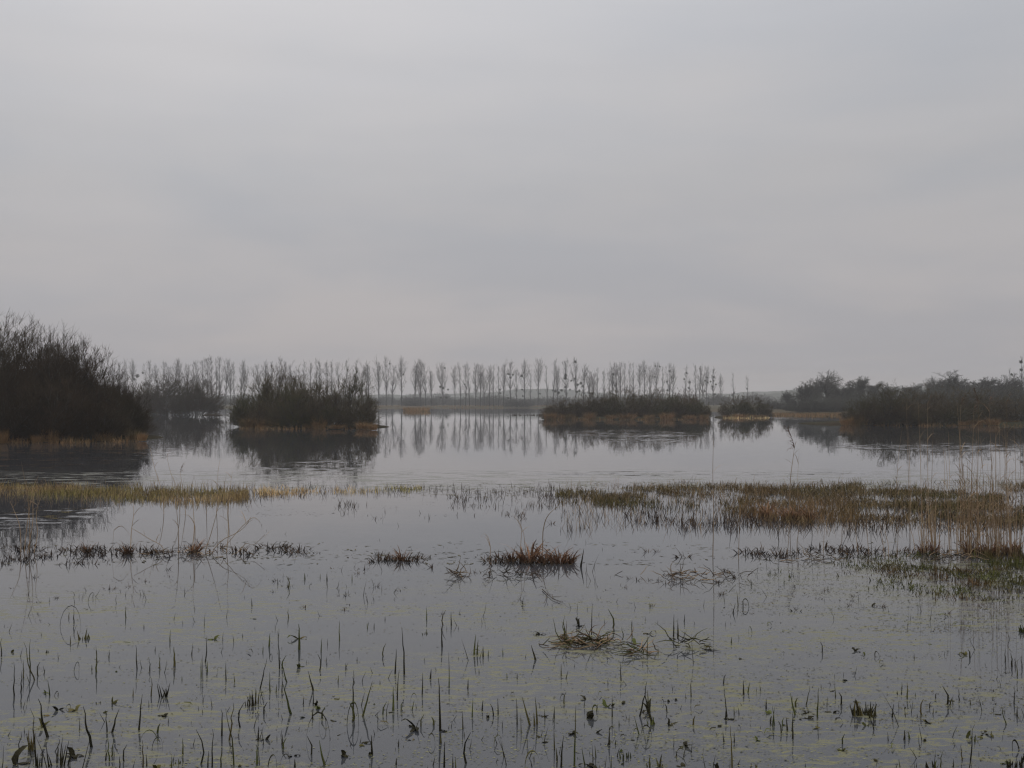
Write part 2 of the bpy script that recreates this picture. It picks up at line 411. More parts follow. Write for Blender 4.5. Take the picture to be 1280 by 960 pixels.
# ================================================================== bushes and trees
def willow_mesh(seed, H, Wd, nst, n1, n2, n3, mat, trop=0.10, twig_r=0.008, tilt=62, stem_r=0.055, bare=0.15, rods=40, spray=900, lo=0.03):
    rg = np.random.default_rng(seed)
    a = rg.uniform(0, 2 * math.pi, nst); rr = np.sqrt(rg.uniform(0, 1, nst))
    S = np.stack([np.cos(a) * rr * Wd * 0.16, np.sin(a) * rr * Wd * 0.16, np.full(nst, -0.1)], -1)
    ph = R(1) * np.clip(rr * tilt + rg.normal(0, 7, nst), 2, 78)
    D = np.stack([np.cos(a) * np.sin(ph), np.sin(a) * np.sin(ph), np.cos(ph)], -1)
    reach = 1 / np.sqrt((np.sin(ph) / (Wd * 0.42)) ** 2 + (np.cos(ph) / H) ** 2)
    L = reach * rg.uniform(0.62, 0.88, nst)
    st = Geo(); tw = Geo()
    P0, R0 = grow(S, D, L, stem_r * rg.uniform(.6, 1.1, nst), 0.012, 6, 0.055, trop * 0.5, rg)
    fr = rg.uniform(0, 6.28, 6)
    def inside(P, lim=1.0):
        e = P[:, -1]; az = np.arctan2(e[:, 1], e[:, 0]); rad = np.hypot(e[:, 0], e[:, 1]) / (Wd / 2)
        el = e[:, 2] / H
        edge = 1 + 0.07 * np.sin(3 * az + fr[0]) + 0.06 * np.sin(5 * az + fr[1] + 4 * el) + 0.05 * np.sin(e[:, 0] * 3.1 + fr[2]) + 0.04 * np.sin(e[:, 1] * 3.7 + fr[3]) + rg.normal(0, 0.035, len(e))
        return ((rad ** 2.3 + np.maximum(el, 0) ** 2.3) ** (1 / 2.3) < edge * lim) & (el > -0.02)
    st.tubes(P0, R0, 5)
    s, d, l, r = spawn(P0, R0, n1, bare, 1.0, (20, 60), 0.50, rg)
    P1, R1 = grow(s, d, l, np.minimum(r * 0.6, 0.03), twig_r, 5, 0.07, trop, rg)
    q = inside(P1, 0.97); P1, R1 = P1[q], R1[q]
    st.tubes(P1, R1, 3)
    s, d, l, r = spawn(P1, R1, n2, 0.1, 1.0, (20, 60), 0.55, rg)
    P2, R2 = grow(s, d, l, np.minimum(r * 0.7, 0.012), twig_r * 0.8, 4, 0.07, trop * 1.3, rg)
    q = inside(P2, 1.0); P2, R2 = P2[q], R2[q]
    tw.tubes(P2, R2, 3)
    s, d, l, r = spawn(P2, R2, n3, 0.1, 1.0, (15, 50), 0.7, rg, 0.3)
    l = np.clip(l, 0.18, 1.1)
    P3, R3 = grow(s, d, l, twig_r * 0.75, twig_r * 0.35, 2, 0.07, trop * 1.8, rg)
    q = inside(P3, 1.03); P3, R3 = P3[q], R3[q]
    tw.tubes(P3, R3, 3)
    if spray:
        az = rg.uniform(0, 2 * math.pi, spray); c = rg.uniform(lo, 1, spray); sn = np.sqrt(1 - c * c)
        rr_ = 1 / ((sn / (Wd / 2)) ** 2.3 + (c / H) ** 2.3) ** (1 / 2.3)
        u = np.stack([np.cos(az) * sn, np.sin(az) * sn, c], -1)
        s = u * (rr_ * (1 - 0.5 * rg.uniform(0, 1, spray) ** 1.4) * (1 + 0.06 * np.sin(3 * az + fr[0]) + 0.05 * np.sin(7 * az + fr[1])) * 0.9)[:, None]
        d = norm(u * np.array([1, 1, .8]) + np.array([0, 0, .4]) + rg.normal(0, .25, (spray, 3)))
        P6, R6 = grow(s, d, rg.uniform(.06, .12, spray) * H, twig_r * .8, twig_r * .4, 3, .08, .05, rg); tw.tubes(P6, R6, 3)
        s, d, l, r = spawn(P6, R6, 5, .0, .9, (18, 50), .75, rg, .3)
        P7, R7 = grow(s, d, l, twig_r * .6, twig_r * .3, 2, .06, .07, rg); tw.tubes(P7, R7, 3)
    nr = int(rods)
    if nr:
        i = rg.integers(0, len(P1), nr); s = P1[i, -1]; q = s[:, 2] > 0.55 * H * np.sqrt(np.maximum(0.02, 1 - (np.hypot(s[:, 0], s[:, 1]) / (Wd / 2)) ** 2)); s = s[q]
        d = norm(np.stack([s[:, 0] * .09 + rg.normal(0, .16, len(s)), s[:, 1] * .09 + rg.normal(0, .16, len(s)), np.ones(len(s))], -1))
        P4, R4 = grow(s, d, rg.uniform(.06, .15, len(s)) * H, twig_r, twig_r * .35, 4, .04, .05, rg); tw.tubes(P4, R4, 3)
        s, d, l, r = spawn(P4, R4, 4, .15, .9, (14, 32), .45, rg, .3)
        P5, R5 = grow(s, d, l, twig_r * .7, twig_r * .3, 2, .04, .08, rg); tw.tubes(P5, R5, 3)
    Vt, Ft = tw.data(); Vs, Fs = st.data()
    h = H * 0.93; w = Wd * 0.95
    return dict(stem=raw_mesh('stems', Vs, Fs, M['willow_stem']), crown=raw_mesh('crown', Vt, Ft, mat), h=h, w=w)

def place_bush(var, px, ybase, ytop, wpx, label, group, dz=0.0, back=0.0, rz=None, name='willow_bush', cat='bush', crown_mat=None, rs=[1], zb=0.1):
    g = ground(px, ybase); Y = g[1] + wpx / FPX * g[1] * 0.35 + back
    p = at_depth(px, ybase, Y)
    H = at_depth(px, ytop, Y)[2] - zb
    Wm = wpx / FPX * Y
    rs[0] += 1
    o = empty(name, (p[0], Y, zb), rz if rz is not None else random.Random(rs[0]).uniform(0, 6.28), (Wm / var['w'], Wm / var['w'], H / var['h']))
    tag(o, label, cat, group)
    mobj('stems', var['stem'], o)
    c = mobj('crown', var['crown'], o)
    return o

print('bushes')
WD = [willow_mesh(21 + i, 6.2, 6.5, 44, 10, 9, 5, M['willow_dark'], trop=0.13, twig_r=0.010, tilt=58, rods=110, spray=1700) for i in range(2)]
WM = [willow_mesh(41 + i, 5.0, 5.5, 26, 10, 8, 5, M['willow_twig'], trop=0.06, twig_r=0.009, tilt=66, spray=650, rods=0) for i in range(3)]
WF = [willow_mesh(61 + i, 3.6, 5.5, 34, 9, 8, 4, M['willow_twig'], trop=0.06, twig_r=0.012, tilt=74) for i in range(2)]
WL = willow_mesh(66, 5.0, 6.5, 30, 9, 8, 4, M['willow_dark'], trop=0.06, twig_r=0.013, tilt=66, lo=0.2, bare=0.3, spray=1500, rods=20)
WR = willow_mesh(71, 3.6, 4.0, 24, 8, 7, 4, M['willow_red'], trop=0.12, twig_r=0.012, tilt=50)

G = 'dark willow bushes of the big left thicket'
place_bush(WD[0], -45, 551, 386, 220, 'tallest dark willow, cut by the picture edge, in the big thicket', G)
place_bush(WD[1], 38, 551, 403, 160, 'dark willow with upright top rods, second tallest of the big thicket', G)
place_bush(WD[0], 88, 550, 424, 136, 'dark rounded willow on the falling slope of the big thicket', G, rz=1.1)
place_bush(WD[1], 126, 549, 450, 104, 'lower dark willow near the water end of the big thicket', G, rz=2.6)
place_bush(WD[0], 157, 548, 480, 66, 'lowest willow at the right tip of the big thicket', G, rz=4.2)
place_bush(WD[1], 0, 554, 462, 130, 'low dark willow at the front of the big thicket by the picture edge', G, rz=5.2)
place_bush(WD[0], 68, 553, 470, 120, 'low dark willow at the front of the big thicket above tan tussocks', G, rz=3.0)
place_bush(WD[1], 118, 552, 482, 90, 'low front willow of the big thicket just before its tip', G, rz=0.4)
place_bush(WD[0], -170, 552, 372, 230, 'dark willow of the big thicket beyond the picture edge', G, rz=5.0)
place_bush(WD[1], 15, 545, 402, 160, 'dark willow standing behind the others of the big thicket', G, back=4, rz=1.9)

place_bush(WD[0], 64, 549, 409, 130, 'dark willow filling the gap after the second tallest of the big thicket', G, back=3, rz=0.7)
place_bush(WD[1], 108, 549, 438, 110, 'dark willow on the lower slope of the big thicket, behind the front ones', G, back=2, rz=3.7)
G = 'willows standing in water behind the big thicket'
place_bush(WL, 210, 519, 471, 92, 'round willow with bare legs in water, nearer the big thicket', G, zb=-0.05)
place_bush(WL, 246, 519, 471, 66, 'round willow with bare legs in water, beside a floating log', G, zb=-0.05)
place_bush(WF[1], 180, 518, 480, 50, 'hazy willow half hidden by the tip of the big thicket', G, zb=-0.05)

G = 'willows on the island left of centre'
place_bush(WM[0], 322, 534, 464, 72, 'bare olive willow at the left end of the island left of centre', G)
place_bush(WM[1], 350, 534, 455, 84, 'tallest bare willow on the island left of centre', G)
place_bush(WM[2], 386, 534, 461, 76, 'bare willow in the middle of the island left of centre', G)
place_bush(WM[0], 432, 535, 456, 84, 'broad fan shaped willow at the right end of that island', G, rz=3.0)
place_bush(WM[1], 336, 535, 492, 56, 'low willow in front of the taller ones on that island', G, rz=1.3)
place_bush(WM[2], 452, 536, 489, 46, 'small willow leaning over the water at the island end', G, rz=1.3)

place_bush(WM[2], 368, 536, 470, 74, 'dense willow between the tallest and the middle one on that island', G, rz=5.1)
place_bush(WM[0], 408, 536, 474, 66, 'willow standing left in front of the fan shaped one', G, rz=4.1)
place_bush(WM[1], 304, 534, 491, 40, 'small bush at the very left end of the island left of centre', G, rz=0.1)
G = 'low willows on the long middle island'
place_bush(WF[0], 760, 524, 495, 50, 'willow between the rounded one and the tallest of the long island', G, rz=1.4)
place_bush(WF[1], 840, 524, 494, 44, 'willow just left of the reddish bush on the long island', G, rz=2.9)
place_bush(WF[1], 690, 524, 506, 34, 'lowest willow at the left tip of the long island', G, rz=2.9)
place_bush(WF[0], 866, 524, 497, 46, 'willow right of the reddish bush on the long island', G, rz=1.9)
place_bush(WF[0], 703, 524, 497, 52, 'low willow at the left tip of the long island', G, rz=.2)
place_bush(WF[1], 738, 524, 490, 56, 'low rounded willow, second along the long island', G, rz=.9)
place_bush(WF[0], 780, 524, 483, 66, 'tallest willow of the long island', G, rz=2.2)
place_bush(WF[1], 818, 524, 486, 60, 'dark willow right of the tallest on the long island', G, rz=3.3)
place_bush(WR, 856, 523, 487, 40, 'reddish brown bush rising above the long island', G, back=3)
place_bush(WF[0], 850, 524, 494, 54, 'low willow in front of the reddish bush', G, rz=4.0)
place_bush(WF[1], 873, 524, 503, 36, 'lowest willow at the right tip of the long island', G, rz=5.0)
place_bush(WF[1], 722, 524, 503, 44, 'low front willow near the left end of the long island', G, rz=5.6)
place_bush(WF[0], 800, 524, 500, 60, 'low front willow at the middle of the long island', G, rz=0.6)

G = 'willows on the small islet'
place_bush(WF[1], 922, 522, 494, 50, 'left of the two low willows on the small islet', G, rz=1.5)
place_bush(WF[0], 944, 522, 494, 44, 'right of the two low willows on the small islet', G, rz=2.5)

G = 'willows of the right hand thicket'
place_bush(WF[0], 1080, 532, 497, 58, 'low brown willow at the tip of the right hand thicket', G, rz=1.0)
place_bush(WM[1], 1108, 532, 479, 80, 'dark tall willow nearest the tip of the right hand thicket', G, rz=2.0)
place_bush(WM[2], 1150, 531, 480, 84, 'dark willow behind the first tall reeds of the right hand thicket', G, rz=3.0)
place_bush(WM[0], 1188, 531, 481, 80, 'dark willow in the middle of the right hand thicket', G, rz=4.0)
place_bush(WM[1], 1228, 531, 486, 74, 'willow of the right hand thicket seen through the plumed reeds', G, rz=5.0)
place_bush(WM[2], 1272, 531, 488, 84, 'willow of the right hand thicket cut by the picture edge', G, rz=0.2)
place_bush(WM[0], 1340, 531, 486, 100, 'willow of the right hand thicket beyond the picture edge', G, rz=0.9)
place_bush(WF[1], 1130, 532, 499, 70, 'low front willow of the right hand thicket near its tip', G, rz=0.9)
place_bush(WF[0], 1180, 532, 500, 80, 'low front willow in the middle of the right hand thicket', G, rz=1.9)

# ---- poplars
print('poplars')
def poplar_mesh(seed, H=20.0, spread=1.0, fork=0, thin=1.0):
    rg = np.random.default_rng(seed)
    st = Geo(); tw = Geo()
    P0, R0 = grow(np.array([[0, 0, -0.3]]), np.array([[rg.normal(0, .02), rg.normal(0, .02), 1.0]]), H * 0.98, 0.27, 0.03, 14, 0.016, 0.03, rg)
    st.tubes(P0, R0, 6)
    PF = P0; RF = R0
    if fork:
        s, d, l, r = spawn(P0, R0, fork, 0.28, 0.5, (14, 26), 0.62, rg, 0.3)
        Pf, Rf = grow(s, d, l, 0.11, 0.025, 14, 0.03, 0.06, rg)
        st.tubes(Pf, Rf, 4); PF = np.concatenate([P0, Pf]); RF = np.concatenate([R0, Rf])
    nb = int(46 * thin)
    s, d, l, r = spawn(PF[:1], RF[:1], nb, 0.22, 0.97, (25, 52), 0.33 * spread, rg, 0.7)
    tpos = (s[:, 2] / H)
    l = l * np.clip((tpos - 0.12) * 3.2, 0.3, 1.0)
    P1, R1 = grow(s, d, l, np.minimum(r * 0.5, 0.075), 0.022, 5, 0.06, 0.16, rg)
    if fork:
        s, d, l, r = spawn(PF[1:], RF[1:], 14, 0.2, 0.97, (22, 48), 0.3 * spread, rg, 0.7)
        Pq, Rq = grow(s, d, l, np.minimum(r * 0.45, 0.05), 0.02, 5, 0.06, 0.16, rg)
        P1 = np.concatenate([P1, Pq]); R1 = np.concatenate([R1, Rq])
    tw.tubes(P1, R1, 3)
    s, d, l, r = spawn(P1, R1, 5, 0.15, 1.0, (18, 45), 0.5, rg, 0.4)
    P2, R2 = grow(s, d, l, 0.018, 0.012, 3, 0.08, 0.18, rg)
    tw.tubes(P2, R2, 3)
    s, d, l, r = spawn(P2, R2, 3, 0.1, 1.0, (15, 40), 0.6, rg, 0.3)
    P3, R3 = grow(s, d, np.clip(l, 0.3, 1.2), 0.010, 0.007, 1, 0.08, 0.15, rg)
    tw.tubes(P3, R3, 3)
    Vt, Ft = tw.data(); Vs, Fs = st.data()
    h = max(Vt[:, 2].max(), Vs[:, 2].max())
    return dict(trunk=raw_mesh('trunk', Vs, Fs, M['pop_bark']), crown=raw_mesh('crown', Vt, Ft, M['pop_twig']), h=h, P=P0[0], P1=P1)
POP = [poplar_mesh(100 + i, spread=s, fork=f, thin=t) for i, (s, f, t) in enumerate(
    [(1.0, 0, 1.0), (0.85, 0, 0.8), (1.1, 1, 1.0), (0.75, 0, 0.7), (1.0, 2, 0.9), (0.9, 0, 1.1), (1.2, 1, 0.9), (0.7, 0, 0.55)])]
POPW = poplar_mesh(150, spread=1.7, fork=3, thin=1.2)

def ball_mesh(seed, n=95):
    """mistletoe: a loose ball of short forked twigs with small leaves"""
    rg = np.random.default_rng(seed); g = Geo()
    d = norm(rg.normal(0, 1, (n, 3)))
    P, Rr = grow(np.zeros((n, 3)), d, rg.uniform(0.6, 1.0, n), 0.02, 0.05, 3, 0.25, 0.0, rg)
    g.tubes(P, Rr, 3)
    s, dd, l, r = spawn(P, Rr, 3, 0.5, 1.0, (20, 70), 0.3, rg, 0.2)
    P2, R2 = grow(s, dd, l, 0.07, 0.04, 1, 0.1, 0, rg)
    g.ribbons(P2, R2, rg)
    return g.mesh('mistletoe', M['mistletoe'])
BALL = [ball_mesh(5), ball_mesh(6)]

mist_count = 0
def place_poplar(px, ytop, vi, label, group, balls=(), Y=None, depth=None, ybase=509.0, wide=False, k=[0]):
    k[0] += 1; rd = random.Random(k[0] * 7 + 3)
    v = POPW if wide else POP[vi % len(POP)]
    Y = Y or rd.uniform(428, 452)
    p = at_depth(px, ybase, Y)
    z0 = 0.4
    H = at_depth(px, ytop - 1.5, Y)[2] - z0
    sc = H / v['h']
    o = empty('poplar', (p[0], Y, z0), rd.uniform(0, 6.28), (sc * rd.uniform(.78, 1.05),) * 2 + (sc,))
    tag(o, label, 'tree', group)
    mobj('trunk', v['trunk'], o); mobj('crown', v['crown'], o)
    co, si = math.cos(-o.rotation_euler.z), math.sin(-o.rotation_euler.z)
    for (bx, by, br) in balls:           # ball position and radius in metres
        q = at_depth(bx, by, Y)
        wx, wz = q[0] - p[0], q[2] - z0
        wy = rd.uniform(-0.6, 0.6)
        b = mobj('mistletoe', BALL[rd.randrange(2)], o)
        sx_, sz_ = o.scale[0], o.scale[2]
        b.location = ((wx * co - wy * si) / sx_, (wx * si + wy * co) / sx_, wz / sz_)
        b.scale = (br / sx_, br / sx_, br / sz_ * 0.95)
    return o

GP = 'bare poplars in the row on the far bank'
L1 = '%s far bare poplar counted rightwards from the big left thicket'
L2 = '%s from left of the far bare poplars behind the island left of centre'
L3 = '%s from left of the slender unburdened poplars between the two larger islands'
L4 = '%s from left of the slender unburdened poplars over the long island'
rp = random.Random(4)
ORD = 'first second third fourth fifth sixth seventh eighth ninth tenth eleventh twelfth thirteenth fourteenth fifteenth sixteenth seventeenth eighteenth nineteenth twentieth twenty-first twenty-second twenty-third twenty-fourth twenty-fifth'.split()
def row(lst, label):
    for i, (x, yt) in enumerate(sorted(lst)):
        place_poplar(x, yt + rp.uniform(-1, 1), rp.randrange(8), label % ORD[i], GP)
row([(141, 456), (149, 453), (157, 452), (186, 450), (195.6, 455), (205, 451), (211, 452), (217.5, 447), (224.5, 449), (234.7, 454),
     (240, 450), (246, 451), (253, 447), (259.7, 445), (265, 445), (270, 449), (274.5, 445), (282, 448), (288, 452), (293, 452), (301, 450), (306.5, 449)], L1)
row([(324, 455), (331, 450), (340, 453), (347.5, 446), (356, 452), (365, 449), (378.7, 449), (388, 452), (395, 448), (399, 450),
     (408, 451), (415, 449), (424, 453), (432.5, 447), (443.7, 448), (452, 452), (461, 455)], L2)
place_poplar(166.7, 449, 0, 'poplar with mistletoe low in its crown, first right of the big left thicket', GP, [(172, 470, 1.0), (178, 466, 0.6), (168, 474, 0.8), (181, 480, .9)])
row([(458, 452), (490, 455), (526.6, 450), (532, 455), (539, 458), (568.8, 456), (575.8, 453), (586.7, 456), (594.5, 453),
     (600.8, 455), (606, 459), (611.7, 457), (617, 457), (645, 461), (684, 455), (663, 462)], L3)
place_poplar(473.5, 444, 2, 'forked poplar, tallest of the far row right of the willow island', GP)
place_poplar(482.8, 445, 4, 'poplar with one dark mistletoe ball high at its right side', GP, [(487, 454.5, 0.55)])
place_poplar(502, 445, 0, 'straight dark trunked poplar standing alone left of the close pair', GP, [(504, 468, .5), (502, 497, .5)])
place_poplar(519, 449, 2, 'left poplar of the close pair behind the tan reed patch', GP)
place_poplar(524, 448, 6, 'right poplar of the close pair behind the tan reed patch', GP)
place_poplar(554, 452, 0, 'broad crowned poplar with low spreading branches, darkest of the far row', GP,
             [(550.5, 483.5, .6), (554, 485, .7), (560, 487, .5), (551, 497, .5), (558, 497, .6), (556, 460, .5)], wide=True, ybase=510)
place_poplar(582, 453, 5, 'poplar with a single small mistletoe ball halfway up', GP, [(580.8, 480.5, .45)])
place_poplar(623.4, 456, 3, 'thin poplar with mistletoe balls low down, left of a clustered one', GP, [(624.7, 487, .55), (625.6, 491.5, .45)])
place_poplar(629.7, 448, 2, 'tall clean poplar between two mistletoe laden ones', GP)
place_poplar(638.3, 450, 5, 'poplar with four mistletoe balls clustered in mid crown', GP, [(635, 467.5, .55), (638, 472, .65), (641, 468.5, .6), (636.5, 468, .5), (635, 497.5, .5)])
place_poplar(655.5, 449, 0, 'poplar with one big mistletoe ball left of its trunk', GP, [(652, 469.8, .85), (652.5, 487, .5), (653.5, 495, .5)])
place_poplar(672.7, 447, 6, 'full crowned poplar just left of the long island', GP, [(675, 492, .5)])
row([(692, 448), (729, 456), (736.7, 459), (741, 461), (747, 460), (754.7, 462), (762, 460), (771, 452), (776, 451), (780.5, 452), (787, 452),
     (792, 454), (800, 455), (812, 457), (828, 458), (841, 457), (869.5, 455), (875, 455), (879, 458), (901.6, 468)], L4)
place_poplar(697, 449, 2, 'poplar over the left tip of the long island with low mistletoe branches', GP, [(694, 489, .7), (698, 491, .8), (702, 488, .7), (691, 488, .5)])
place_poplar(707, 448, 5, 'poplar with a large dark mistletoe mass in mid crown', GP, [(707, 469, .9), (706.6, 472.5, 1.0), (706.5, 484, .6)])
place_poplar(720, 446, 4, 'poplar loaded with many mistletoe balls, the most laden of the row', GP,
             [(719, 452, .7), (719, 473.5, .6), (722, 481, .7), (726, 479, .8), (728, 483, .6), (724, 488.5, .7), (714, 476, .5), (721, 490, .6), (730, 474.5, .4), (712.5, 487, .5)])
place_poplar(766, 452, 2, 'poplar with mistletoe at its left, over the tallest island willow', GP, [(766.5, 468, .65), (769, 482, .6)])
place_poplar(806, 450, 0, 'poplar with one small mistletoe ball upper right of trunk', GP, [(806, 463.5, .5)])
place_poplar(820, 452, 6, 'open poplar with two high mistletoe balls near its top', GP, [(824.5, 458.3, .5), (819, 457.8, .45), (818.5, 471, .5)])
place_poplar(837, 453, 4, 'poplar with mistletoe beside trunk left of the small gap', GP, [(837.3, 464, .55), (834, 477, .5), (839.5, 471.5, .4), (834.5, 488, .6)])
place_poplar(856, 456, 3, 'narrow poplar over the reddish bush with a mistletoe ball to the right', GP, [(858, 466.5, .6), (855.5, 474, .5)])
place_poplar(861.7, 474, 7, 'short thin poplar stem topped by dark mistletoe', GP, [(862, 478, .75), (861, 485, .6)])
place_poplar(883, 457, 6, 'poplar with scattered mistletoe just left of the most hung one', GP, [(881.5, 476, .5), (884.5, 478, .6), (884, 472, .45), (881, 489, .5)])
place_poplar(892, 459, 5, 'poplar hung with mistletoe all down its trunk near the row end', GP,
             [(892.3, 471, .6), (890.5, 483, .65), (893.5, 493, .6), (895, 480.5, .5), (892, 476, .45), (888.5, 477, .5), (891.5, 499, .5)])
place_poplar(917, 465, 3, 'poplar with dark mistletoe low down over the small islet', GP, [(916, 494, .8), (917.5, 491.5, .6)], Y=470)
place_poplar(934.5, 470, 1, 'last small poplar at the right end of the far row', GP, [(934, 486, .5)], Y=480)

# ---- background hedge bushes on the far bank
HB = willow_mesh(81, 4.0, 7.0, 34, 8, 7, 3, M['oak_twig'], trop=0.05, twig_r=0.03, tilt=78, rods=30, spray=900)
rh = random.Random(9)
def at_place(var, px, Y, ytop, wpx, name, label, cat, group, z0=0.4):
    p = at_depth(px, 509, Y); H = at_depth(px, ytop, Y)[2] - z0; Wm = wpx / FPX * Y
    o = empty(name, (p[0], Y, z0), rh.uniform(0, 6.28), (Wm / var['w'], Wm / var['w'], H / var['h']))
    tag(o, label, cat, group)
    for k in ('stem', 'trunk', 'crown'):
        if k in var: mobj({'stem': 'stems', 'trunk': 'trunk', 'crown': 'crown'}[k], var[k], o)
    return o
for hi, x in enumerate(range(120, 960, 16)):
    z_ = 'behind the island left of centre' if 300 < x < 465 else ('between the big thicket and that island' if x <= 300 else
         ('between the two larger islands' if x < 690 else 'behind the long island and islet'))
    at_place(HB, x + rh.uniform(-6, 6), rh.uniform(500, 620), rh.uniform(491, 498), rh.uniform(24, 40), 'hedge_bush',
             ['tallish', 'low', 'rounded', 'flat topped'][hi % 4] + ' hazy hedge bush under the far poplars ' + z_, 'bush', 'hazy hedge bushes under the far poplars')
at_place(HB, 648, 405, 499, 42, 'hedge_bush', 'low grey green bush at the far shore under the two mistletoe poplars', 'bush', 'hazy hedge bushes under the far poplars')
at_place(HB, 517, 432, 497, 30, 'hedge_bush', 'dark bush round the feet of the close poplar pair', 'bush', 'hazy hedge bushes under the far poplars')

# ---- oaks and wood at the right
print('oaks')
def oak_mesh(seed, H=11.0, Wd=11.0):
    rg = np.random.default_rng(seed); st = Geo(); tw = Geo()
    P0, R0 = grow(np.array([[0, 0, -0.2]]), np.array([[0.03, 0, 1.0]]), H * 0.62, 0.34, 0.14, 7, 0.04, 0.03, rg)
    st.tubes(P0, R0, 7)
    fr = rg.uniform(0, 6.28, 6)
    def inside(P, lim):
        e = P[:, -1]; az = np.arctan2(e[:, 1], e[:, 0]); rad = np.hypot(e[:, 0], e[:, 1]) / (Wd / 2)
        el = np.where(e[:, 2] > .42 * H, (e[:, 2] - .42 * H) / (.58 * H), (e[:, 2] - .42 * H) / (.5 * H))
        edge = 1 + 0.07 * np.sin(2 * az + fr[0]) + 0.06 * np.sin(5 * az + fr[1] + 3 * el) + 0.05 * np.sin(e[:, 0] * 1.9 + fr[2]) + 0.05 * np.sin(e[:, 1] * 1.7 + fr[3]) + rg.normal(0, 0.03, len(e))
        return np.sqrt(rad ** 2 + el ** 2) < edge * lim
    s, d, l, r = spawn(P0, R0, 26, 0.15, 1.0, (15, 85), 0.78, rg, 0.25)
    P1, R1 = grow(s, d, l, 0.12, 0.035, 7, 0.08, 0.05, rg); q = inside(P1, .95); P1, R1 = P1[q], R1[q]; st.tubes(P1, R1, 4)
    s, d, l, r = spawn(P1, R1, 12, 0.15, 1.0, (25, 65), 0.45, rg, 0.3)
    P2, R2 = grow(s, d, l, 0.045, 0.02, 4, 0.09, 0.04, rg); q = inside(P2, 1); P2, R2 = P2[q], R2[q]; tw.tubes(P2, R2, 3)
    s, d, l, r = spawn(P2, R2, 9, 0.15, 1.0, (25, 65), 0.5, rg, 0.3)
    P3, R3 = grow(s, d, l, 0.02, 0.012, 3, 0.09, 0.05, rg); q = inside(P3, 1.03); P3, R3 = P3[q], R3[q]; tw.tubes(P3, R3, 3)
    s, d, l, r = spawn(P3, R3, 4, 0.2, 1.0, (20, 60), 0.6, rg, 0.3)
    P4, R4 = grow(s, d, np.clip(l, .2, .8), 0.012, 0.009, 1, 0.16, 0.03, rg); tw.tubes(P4, R4, 3)
    Vt, Ft = tw.data(); Vs, Fs = st.data()
    return dict(trunk=raw_mesh('trunk', Vs, Fs, M['oak_bark']), crown=raw_mesh('crown', Vt, Ft, M['oak_twig']), h=H * .98, w=Wd * .98)
OAK = [oak_mesh(201), oak_mesh(202), oak_mesh(203)]
G = 'bare oaks of the hazy wood at the right'
oaks = [(1008, 225, 474, 44, 'smaller bare oak at the left foot of the hazy wood'),
        (1036, 228, 462, 66, 'big round crowned bare oak, highest of the left group'),
        (1076, 230, 467, 52, 'round bare oak with a gap of sky to its left'),
        (1056, 215, 478, 60, 'dark lower oak filling in below the two round crowned oaks'),
        (1110, 236, 478, 50, 'low hazy oak in the dip behind the right hand thicket tip'),
        (1140, 240, 477, 56, 'hazy oak left of the broad oak behind the right hand thicket'),
        (1189, 205, 462, 78, 'broad bare oak rising over the middle of the right hand thicket'),
        (1165, 220, 472, 50, 'oak leaning against the left side of the broad oak'),
        (1232, 225, 468, 72, 'hazy oak right of the broad oak'),
        (1270, 220, 466, 70, 'hazy oak at the right picture edge under the thin pole tree'),
        (1320, 225, 462, 90, 'hazy oak of the wood beyond the picture edge'),
        (1210, 215, 476, 60, 'low oak between the broad oak and the hazy oak beside it'),
        (985, 250, 487, 30, 'small hazy tree at the very start of the right wood'),
        (1022, 240, 470, 46, 'oak tucked between the first two oaks of the hazy wood'),
        (1094, 236, 474, 40, 'narrow oak at the right shoulder of the left oak group'),
        (1250, 216, 472, 60, 'lower oak between the two hazy oaks near the picture edge')]
for i, (x, Y, yt, w, lb) in enumerate(oaks): at_place(OAK[i % 3], x, Y - 5, yt, w, 'oak_tree', lb, 'tree', G)
G = 'undergrowth bushes in front of the hazy wood'
for i, (x, Y, yt, w, lb) in enumerate([
        (1000, 205, 496, 40, 'low grey bush at the shore below the first hazy oak'),
        (1028, 200, 494, 46, 'grey bush at the shore below the highest hazy oak'),
        (1060, 202, 493, 46, 'grey bush at the shore below the gap between hazy oaks'),
        (1096, 205, 490, 50, 'grey bush hidden partly by the thicket tip'),
        (1140, 190, 488, 60, 'grey bush behind the right hand thicket, left of the broad oak'),
        (1200, 185, 486, 70, 'grey bush below the broad oak'),
        (1262, 185, 484, 70, 'grey bush below the hazy oak at the picture edge'),
        (968, 240, 500, 30, 'small grey bush between the islet and the hazy wood'),
        (1014, 190, 499, 50, 'low grey bush right at the shore left of the highest hazy oak'),
        (1046, 190, 498, 50, 'low grey bush right at the shore below the highest hazy oak'),
        (1080, 190, 496, 50, 'low grey bush right at the shore by the thicket tip'),
        (1170, 190, 486, 70, 'grey bush behind the middle of the right hand thicket'),
        (1232, 186, 485, 70, 'grey bush between the broad oak and the picture edge'),
        (1295, 186, 484, 80, 'grey bush beyond the picture edge')]):
    at_place(HB, x, Y + 2, yt, w, 'wood_edge_bush', lb, 'bush', G)
o = place_poplar(1277, 446, 7, 'thin pole tree with mistletoe at the right picture edge', 'trees sticking out of the right wood', [(1277, 452, .45), (1278, 462, .4)], Y=225)
o = place_poplar(1263, 461, 7, 'short thin tree top with a dark nest above the right wood', 'trees sticking out of the right wood', [(1263, 468, .35)], Y=226)

